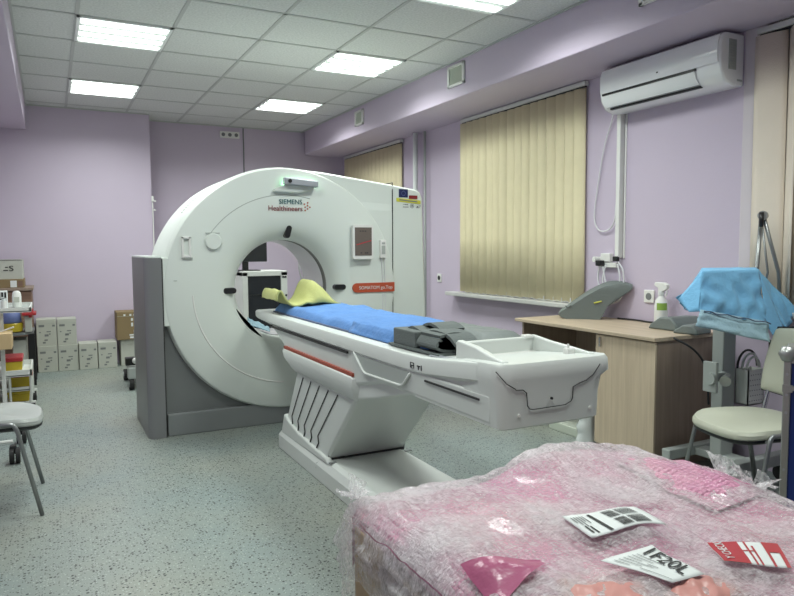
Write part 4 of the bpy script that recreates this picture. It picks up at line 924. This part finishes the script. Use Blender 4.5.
bm = B(); lathe(bm, [(0, 0), (.038, .001), (.042, .01), (.042, .12), (.036, .16), (.018, .185), (.016, .20), (0, .2)], (cx, cy, cz), 'z', 28); obj('body', bm, 'warm', t, smooth='auto')
bm = B(); cyl(bm, (cx, cy, cz+.195), (cx, cy, cz+.22), .02); obj('collar', bm, 'paper', t)
bm = B(); prism(bm, [(cy-.05, cz+.235), (cy-.055, cz+.26), (cy-.03, cz+.275), (cy+.045, cz+.275), (cy+.05, cz+.255), (cy+.02, cz+.24), (cy+.015, cz+.215), (cy-.015, cz+.215)], cx-.014, cx+.014, 'x'); obj('spray_head', bm, 'warm', t, bev=.005)
bm = B(); tube(bm, smooth_path([(cx, cy-.035, cz+.24), (cx, cy-.042, cz+.215), (cx, cy-.034, cz+.19)]), .005, 8); obj('trigger', bm, 'warm', t)
for z0, z1, r, mm in ((.10, .145, .0428, 'labelgreen'), (.03, .06, .0428, 'paper')):
    bm = B(); grid(bm, lambda u, v: Vector((cx+r*math.cos(PI*1.02+u*PI*.5), cy+r*math.sin(PI*1.02+u*PI*.5), cz+z0+(z1-z0)*v)), 14, 2); obj('label', bm, mm, t, solid=.0006)
def wedge(name, label, x, y, rot, s=1.):
    bm = B(); prism(bm, [(-.10*s, 0), (.12*s, 0), (.10*s, .03*s), (.03*s, .075*s), (-.05*s, .08*s), (-.09*s, .04*s)], -.12*s, .12*s, 'x')
    bmesh.ops.rotate(bm, verts=bm.verts, cent=(0, 0, 0), matrix=Matrix.Rotation(rot, 3, 'Z')); bmesh.ops.translate(bm, verts=bm.verts, vec=(x, y, .7575))
    tag(obj(name, bm, 'foam', bev=.01, smooth='auto'), label, 'cushion', 'grey wedge cushions on the desk')
wedge('wedge_cushion', 'grey wedge cushion beside the spray bottle', 3.40, 2.865, 0, 1.0); wedge('wedge_cushion', 'grey wedge cushion half under the blue drape', 3.31, 2.675, .2, .70)
bm = B(); tube(bm, smooth_path([(3.50, 3.45, .765), (3.52, 3.3, .765), (3.515, 3.2, .763), (3.53, 3.12, .763)]), .006, 7); tag(obj('desk_cable', bm, 'black', smooth=True), 'black cable lying along the back of the desk', 'cable')

# ------------------------------------------------------------------ injector stand with drape
t = thing('equipment_stand', 'grey wheeled equipment stand under the blue drape', 'stand', (3.22, 2.38, 0))
bm = B(); box(bm, 2.97, 3.50, 2.53, 2.585, .095, .15, .006); box(bm, 3.0, 3.50, 2.19, 2.25, .095, .155, .006); box(bm, 3.17, 3.26, 2.25, 2.53, .10, .14, .004); obj('base_frame', bm, 'stand', t)
for x, y in ((3.0, 2.557), (3.47, 2.557), (3.03, 2.22), (3.47, 2.22)):
    bm = B(); cyl(bm, (x-.015, y, .042), (x+.015, y, .042), .042); box(bm, x-.02, x+.02, y-.02, y+.02, .075, .097); obj('caster', bm, 'rubber', t)
bm = B(); box(bm, 3.165, 3.265, 2.365, 2.435, .13, 1.04, .006); obj('post', bm, 'stand', t)
bm = B(); box(bm, 3.04, 3.06, 2.31, 2.39, .50, .66, .004); box(bm, 3.03, 3.15, 2.33, 2.36, .555, .60, .004); cyl(bm, (3.02, 2.335, .575), (3.04, 2.335, .575), .03); obj('clamp', bm, 'stand', t)
bm = B(); cyl(bm, (3.15, 2.325, .575), (3.10, 2.30, .565), .02); cyl(bm, (3.10, 2.30, .565), (3.085, 2.29, .562), .028); obj('clamp_knob', bm, 'alu', t)
bm = B(); box(bm, 2.95, 3.25, 2.23, 2.33, 1.04, 1.125, .02); box(bm, 3.05, 3.25, 2.25, 2.40, .97, 1.04, .02); obj('control_head', bm, 'stand', t)
bm = B(); tube(bm, [(3.345, 2.30, 1.41), (3.328, 2.305, 1.10), (3.27, 2.33, 1.0)], .011, 10); obj('arm_tube', bm, 'tubegrey', t, smooth=True)
bm = B(); tube(bm, [(3.352, 2.29, 1.41), (3.475, 2.28, 1.12), (3.50, 2.27, .80)], .010, 10); obj('arm_tube', bm, 'tubegrey', t, smooth=True)
bm = B(); tube(bm, [(3.352, 2.30, 1.38), (3.40, 2.29, 1.12), (3.38, 2.30, 1.0)], .006, 8); obj('arm_tube', bm, 'tubegrey', t, smooth=True)
bm = B(); cyl(bm, (3.325, 2.28, 1.42), (3.365, 2.30, 1.42), .024); obj('arm_joint', bm, 'alu', t, smooth='auto')
bm = B(); tube(bm, [(3.31, 2.275, 1.435), (3.307, 2.272, 1.36)], [.012, .010], 10); obj('arm_handle', bm, 'black', t, smooth=True)
bm = B(); cyl(bm, (3.40, 2.25, .71), (3.40, 2.25, .76), .018); obj('lock_knob', bm, 'black', t)
bm = B(); x0, x1, y0, y1, z0, z1 = 3.285, 3.415, 2.30, 2.38, .41, .60
for a, b, c, d in ((x0, x1, y0, y0+.006), (x0, x1, y1-.006, y1), (x0, x0+.006, y0, y1), (x1-.006, x1, y0, y1)): box(bm, a, b, c, d, z0, z1)
box(bm, x0, x1, y0, y1, z0, z0+.006); bk = obj('cable_basket', bm, 'trolley', t)
bm = B()
for i in range(6):
    for j in range(6): box(bm, x0+.012+.019*i+.006*(j % 2), x0+.0175+.019*i+.006*(j % 2), y0-.001, y0+.001, z0+.02+.028*j, z0+.0255+.028*j)
obj('basket_holes', bm, 'greyink', bk)
for k in range(3):
    r = .05+.014*k; bm = B(); tube(bm, [(x0+.065+r*math.cos(a)*1.05, y0+.02+.018*k, .605+r*1.2*math.sin(a)) for a in [PI*j/14 for j in range(15)]], .006, 7); obj('coiled_cable', bm, 'cable' if k < 2 else 'black', bk, smooth=True)
bm = B(); tube(bm, smooth_path([(3.06, 2.6, .755), (3.1, 2.5, .70), (3.15, 2.46, .6), (3.17, 2.45, .4)]), .006, 7); obj('stand_cable', bm, 'black', t, smooth=True)
# drape
t = thing('blue_drape', 'light blue disposable drape hung over the equipment stand', 'drape', (3.0, 2.33, .8))
bm = B()
TL, TR, BL, BR = (2.765, 2.19, 1.143), (3.185, 2.19, 1.14), (2.97, 2.36, 1.148), (3.375, 2.345, 1.146)
def P_(*q): patch(bm, *q)
patch(bm, TL, TR, BR, BL, 12, 10, .008, 4, 1)
patch(bm, TL, TR, (3.165, 2.13, .872), (2.70, 2.15, .955), 22, 16, .028, 7, 5)
patch(bm, TL, BL, (2.93, 2.42, .93), (2.70, 2.275, 1.005), 12, 12, .02, 5, 9); patch(bm, TL, (2.70, 2.275, 1.005), (2.69, 2.2, .95), (2.70, 2.155, .955), 8, 8, .0, 5, 9)
patch(bm, TR, BR, (3.505, 2.19, .915), (3.32, 2.12, .80), 14, 14, .03, 5, 13); patch(bm, TR, (3.32, 2.12, .80), (3.22, 2.10, .77), (3.165, 2.13, .872), 8, 8, 0, 5, 4)
patch(bm, BL, BR, (3.42, 2.40, .9), (2.93, 2.42, .93), 10, 10, .02, 5, 17)
bmesh.ops.remove_doubles(bm, verts=bm.verts, dist=.0015)
obj('sheet', bm, 'drape', t, smooth=True, solid=.002)
bm = B(); patch(bm, (2.705, 2.148, .965), (3.17, 2.128, .885), (3.155, 2.10, .785), (2.652, 2.13, .893), 20, 10, .016, 6, 21); obj('pale_hem', bm, 'drapepale', t, smooth=True, solid=.002)
bm = B(); tube(bm, [(2.72+.45*k/12, 2.140-.0025*k, .957-.0066*k+.004*math.sin(k*1.9)) for k in range(13)], .003, 6); obj('fold_line', bm, 'bluedark', t)

# ------------------------------------------------------------------ blue flight case (right edge), turned about 60 degrees
t = thing('flight_case', 'blue flight case with aluminium edges at the right picture edge', 'case', (2.335, 1.50, 0), None, math.radians(-60))
bm = B(); box(bm, .02, .62, .012, .26, .03, .86, .002); obj('panel', bm, 'case', t, local=True)
bm = B()
for a, b, c, d, e, f in ((0, .024, 0, .03, .02, .87), (.604, .64, 0, .03, .02, .87), (0, .64, 0, .03, .84, .88), (0, .64, 0, .03, .02, .055), (0, .03, .25, .275, .02, .87), (0, .03, 0, .275, .85, .88), (.61, .64, 0, .275, .85, .88)): box(bm, a, b, c, d, e, f, .003)
obj('edge_profile', bm, 'alu', t, local=True)
for x in (.012, .628):
    bm = B(); lathe(bm, [(0, -.03), (.02, -.025), (.032, 0), (.02, .025), (0, .03)], (x, .014, .872), 'z', 18); obj('ball_corner', bm, 'alu', t, smooth=True, local=True)
bm = B()
for z in (.80, .745, .725, .66, .45, .30, .15): cyl(bm, (.012, -.003, z), (.012, .001, z), .0045, 10)
obj('rivet', bm, 'steel', t, local=True)
bm = B(); box(bm, -.002, .03, -.004, .004, .735, .762); box(bm, .03, .62, -.003, .012, .742, .758); obj('lid_seam', bm, 'alu', t, local=True)
bm = B(); box(bm, .055, .2, .008, .0125, .60, .70); obj('white_label', bm, 'paper', t, local=True)
for x in (.05, .58):
    for y in (.04, .22):
        bm = B(); cyl(bm, (x, y, 0), (x, y, .03), .022); obj('foot', bm, 'rubber', t, local=True)

# ------------------------------------------------------------------ wrapped pallet load in the foreground
PX0, PX1, PY0, PY1 = .585, 1.475, .20, 1.405
t = thing('pallet_load', 'wrapped load of cartons under pink bubble wrap and clear film in the foreground', 'wrapped load', ((PX0+PX1)/2, (PY0+PY1)/2, 0))
def hmap(x, y):
    e = min(x-PX0, PX1-x, PY1-y+.02)
    ed = max(0, 1-e/.07); z = .70-.045*ed*ed
    z += .022*noise.noise(Vector((x*3.6, y*3.2, 2.)))+.012*noise.noise(Vector((x*9, y*7, 5.)))
    d = (x-1.16)**2/.02+(y-1.36)**2/.01; z += .03*math.exp(-d)         # raised back edge
    d = (x-.98)**2/.012+(y-.82)**2/.003; z -= .012*math.exp(-d)
    return z
bm = B()
for i in range(3):
    for j in range(2):
        pass
for k in range(7):
    y0 = PY0+.02+k*.168; 
    bm = B(); box(bm, PX0+.008, PX0+.30, y0, y0+.145, .12, .63-.012*(k % 3), .004); obj('carton', bm, 'brown2', t)
    bm = B(); box(bm, PX0+.016, PX0+.03, y0+.150, y0+.160, .12, .60); obj('carton_gap', bm, 'greyink', t)
for k in range(3):
    bm = B(); box(bm, PX0+.31, PX1-.02, PY0+.02+k*.39, PY0+.39+k*.39, .12, .62, .005); obj('carton', bm, 'brown2', t)
bm = B()
for x in (PX0+.02, (PX0+PX1)/2-.05, PX1-.12): box(bm, x, x+.1, PY0, PY1, 0, .09)
for k in range(7): box(bm, PX0, PX1, PY0+k*.185, PY0+k*.185+.1, .09, .118)
obj('pallet', bm, 'tan', t)
def bub(u, v):
    x = PX0+.012+(PX1-PX0-.024)*u; y = PY0+(PY1-PY0-.012)*v; return Vector((x, y, hmap(x, y)-.012))
bm = B(); grid(bm, bub, 60, 70)
def side(bm, fn, n, depth):
    V = [[bm.verts.new(fn(i/n)+Vector((0, 0, -depth*j/4*(1+.25*noise.noise(Vector((i*.3, 1, 1))))))) for j in range(5)] for i in range(n+1)]
    for i in range(n):
        for j in range(4): bm.faces.new((V[i][j], V[i+1][j], V[i+1][j+1], V[i][j+1]))
side(bm, lambda s: bub(0, s), 60, .03); side(bm, lambda s: bub(s, 1), 60, .12); side(bm, lambda s: bub(1, s), 60, .25)
obj('bubble_wrap', bm, 'bubble', t, smooth=True)
def loose(bm, cx, cy, rx, ry, rot, dz, seed):
    def f(u, v):
        a = (u-.5)*2; b = (v-.5)*2; c, s = math.cos(rot), math.sin(rot)
        x = cx+c*a*rx-s*b*ry; y = cy+s*a*rx+c*b*ry
        return Vector((x, y, hmap(x, y)+dz-.018*max(abs(a), abs(b))**3+.008*noise.noise(Vector((a*3+seed, b*3, seed)))))
    grid(bm, f, 24, 16)
bm = B(); loose(bm, 1.36, 1.10, .10, .15, .0, .014, 3); obj('bubble_wrap', bm, 'bubble', t, smooth=True)
bm = B(); loose(bm, .745, .735, .07, .11, -.6, .012, 8); loose(bm, .90, .70, .09, .05, .4, .012, 5); obj('foam_sheet', bm, 'salmon', t, smooth=True)
bm = B()
def tri(u, v):
    a, b, c = Vector((.622, .972, 0)), Vector((.746, .906, 0)), Vector((.614, .842, 0))
    p = a+(b-a)*u+(c-a)*v*(1-u*.85); return Vector((p.x, p.y, hmap(p.x, p.y)+.013+.006*math.sin(u*5-v*2)+.003*noise.noise(p*30)))
grid(bm, tri, 24, 18); obj('foil_sheet', bm, 'foil', t, smooth=True)
def filmf(u, v):
    x = PX0-.004+(PX1-PX0+.008)*u; y = PY0+(PY1-PY0+.004)*v
    w = .007*noise.noise(Vector((x*30, y*24, 3)))+.005*abs(noise.noise(Vector((x*14+y*20, y*6-x*16, 9))))
    return Vector((x, y, hmap(x, y)+.006+w))
bm = B(); grid(bm, filmf, 150, 170)
def fside(fn, nrm, n, depth, seed):
    V = []
    for i in range(n+1):
        p = fn(i/n); row = []
        for j in range(13):
            s = j/12; w = .012*noise.noise(Vector((i*.12+seed, s*5, seed)))+.010*noise.noise(Vector((i*.05+s*6, s*9, seed+2)))
            row.append(bm.verts.new(p+Vector(nrm)*(.004+.012*math.sin(s*PI)+w*min(1, 3*s))+Vector((0, 0, -depth*s))))
        V.append(row)
    for i in range(n):
        for j in range(12): bm.faces.new((V[i][j], V[i+1][j], V[i+1][j+1], V[i][j+1]))
fside(lambda s: filmf(0, s), (-1, 0, 0), 120, .13, 1); fside(lambda s: filmf(s, 1), (0, 1, 0), 90, .35, 2); fside(lambda s: filmf(1, s), (1, 0, 0), 120, .35, 3)
bmesh.ops.remove_doubles(bm, verts=bm.verts, dist=.0008)
obj('stretch_film', bm, 'film', t, smooth=True)
# crumpled film ends
def tuft(cx, cy, cz, s, seed):
    bm = B(); rnd = random.Random(seed)
    for k in range(5):
        a = rnd.uniform(0, 2*PI); d = Vector((math.cos(a), math.sin(a), rnd.uniform(.2, .9)))*s
        e = Vector((-math.sin(a), math.cos(a), .2))*s*.55; o_ = Vector((cx, cy, cz))
        patch(bm, o_-e*.3, o_+e*.3, o_+d+e, o_+d*.8-e, 5, 5, s*.35, 4, seed+k)
    obj('film_end', bm, 'film', t, smooth=True)
tuft(.60, 1.395, .69, .045, 1); tuft(1.45, 1.08, .70, .05, 9); tuft(1.44, .98, .70, .05, 12); tuft(.59, 1.33, .60, .04, 15)
# labels: quads laid on the film, corners A(text start, top) B(text end, top) C D
def lay(bm, q, off, nu=14, nv=10):
    a, b, c, d = [Vector((*p, 0)) for p in q]
    def f(u, v):
        p = (1-u)*(1-v)*a+u*(1-v)*b+u*v*c+(1-u)*v*d
        return Vector((p.x, p.y, hs(p.x, p.y)+off))
    return grid(bm, f, nu, nv)
def hs(x, y):
    z = 0
    for dx in (-.02, 0, .02):
        for dy in (-.02, 0, .02): z += hmap(x+dx, y+dy)
    return z/9+.011
def sub(q, u0, u1, v0, v1):
    a, b, c, d = [Vector(p) for p in q]
    def f(u, v): p = (1-u)*(1-v)*a+u*(1-v)*b+u*v*c+(1-u)*v*d; return (p.x, p.y)
    return [f(u0, v0), f(u1, v0), f(u1, v1), f(u0, v1)]
def laytext(name, s, q, off, m, parent):
    bm = tmesh(s, 1., 0.); bmesh.ops.triangulate(bm, faces=bm.faces)
    xs = [v.co.x for v in bm.verts]; ys = [v.co.y for v in bm.verts]; a0, a1, b0, b1 = min(xs), max(xs), min(ys), max(ys)
    A_, B_, C_, D_ = [Vector(p) for p in q]
    for v in bm.verts:
        u = (v.co.x-a0)/(a1-a0); w = 1-(v.co.y-b0)/(b1-b0); p = (1-u)*(1-w)*A_+u*(1-w)*B_+u*w*C_+(1-u)*w*D_
        v.co = (p.x, p.y, hs(p.x, p.y)+off)
    return obj(name, bm, m, parent, solid=.0006)

qa = [(.892, 1.018), (1.064, .991), (1.052, .899), (.888, .929)]
bm = B(); lay(bm, qa, .004); sl = obj('shipping_label', bm, 'paper', t, smooth=True, solid=.0008)
for u0, u1, v0, v1 in ((.46, .60, .10, .48), (.63, .84, .10, .48), (.46, .60, .56, .92), (.63, .84, .56, .92)):
    n = 15; bm = B()
    for k in range(n):
        w0 = v0+(v1-v0)*k/n
        lay(bm, sub(qa, u0, u1, w0, w0+(v1-v0)/n*random.choice((.45, .6, .75))), .006, 3, 1)
    obj('barcode', bm, 'ink', sl)
bm = B(); lay(bm, sub(qa, .27, .31, .12, .95), .006, 2, 8)
for k in range(5): lay(bm, sub(qa, .05+.035*k, .06+.035*k, .15, .4+.1*(k % 3)), .006, 1, 4)
lay(bm, sub(qa, .08, .10, .55, .85), .006, 1, 4); lay(bm, sub(qa, .13, .15, .6, .9), .006, 1, 4); obj('label_print', bm, 'ink', sl)
qb = [(.831, .848), (.958, .850), (.941, .726), (.868, .728)]
bm = B(); lay(bm, qb, .005); s2 = obj('name_label', bm, 'paper', t, smooth=True, solid=.0008)
laytext('label_text', '1F20L', [(.951, .838), (.935, .742), (.902, .737), (.912, .830)], .008, 'ink', s2)
bm = B()
for k in range(6): lay(bm, sub(qb, .10+.09*k, .118+.09*k, .12, .35+.12*(k % 3)), .007, 1, 5)
lay(bm, sub(qb, .35, .37, .45, .62), .007, 1, 3); lay(bm, sub(qb, .1, .12, .5, .95), .007, 1, 5); obj('label_print', bm, 'greyink', s2)
qc = [(1.066, .819), (1.160, .745), (1.097, .678), (1.012, .743)]
bm = B(); lay(bm, qc, .004); rc = obj('red_card', bm, 'paper', t, smooth=True, solid=.0008)
bm = B(); lay(bm, sub(qc, .0, .42, 0, 1), .0055, 8, 10); lay(bm, sub(qc, .76, .97, 0, .45), .0055, 5, 6); lay(bm, sub(qc, .94, 1, 0, 1), .0055, 2, 8); lay(bm, sub(qc, .76, .80, .4, 1), .0055, 2, 6); lay(bm, sub(qc, .5, .53, 0, 1), .0055, 1, 8); lay(bm, sub(qc, .42, .60, .40, .44), .0055, 3, 1); lay(bm, sub(qc, .58, .61, .2, 1), .0055, 1, 8); obj('red_print', bm, 'redprint', rc)
laytext('card_text', 'Y CHECK', [tuple(p) for p in (sub(qc, .07, .20, .02, .92)[3], sub(qc, .07, .20, .02, .92)[0], sub(qc, .07, .20, .02, .92)[1], sub(qc, .07, .20, .02, .92)[2])], .007, 'paper', rc)

# ------------------------------------------------------------------ camera, render settings
cam = bpy.data.cameras.new('camera'); cam.lens = 674.62/794*36; cam.sensor_width = 36; cam.clip_start = .02
co = bpy.data.objects.new('camera', cam); C.objects.link(co)
yaw, pitch, roll = .47524, .073708, -.0057588
F = Vector((math.sin(yaw)*math.cos(pitch), math.cos(yaw)*math.cos(pitch), -math.sin(pitch))); R0 = Vector((math.cos(yaw), -math.sin(yaw), 0)); U0 = R0.cross(F)
R2 = math.cos(roll)*R0+math.sin(roll)*U0; U2 = -math.sin(roll)*R0+math.cos(roll)*U0
mw = Matrix((R2, U2, -F)).transposed().to_4x4(); mw.translation = (0, 0, 1.26); co.matrix_world = mw
SC.camera = co
w = bpy.data.worlds.new('world'); SC.world = w; w.use_nodes = True; w.node_tree.nodes['Background'].inputs[0].default_value = (.02, .02, .02, 1)
vs = SC.view_settings; vs.view_transform = 'Standard'; vs.look = 'None'; vs.gamma = 1; vs.use_curve_mapping = False; vs.exposure = .42
SC.cycles.max_bounces = 8; SC.cycles.transparent_max_bounces = 16
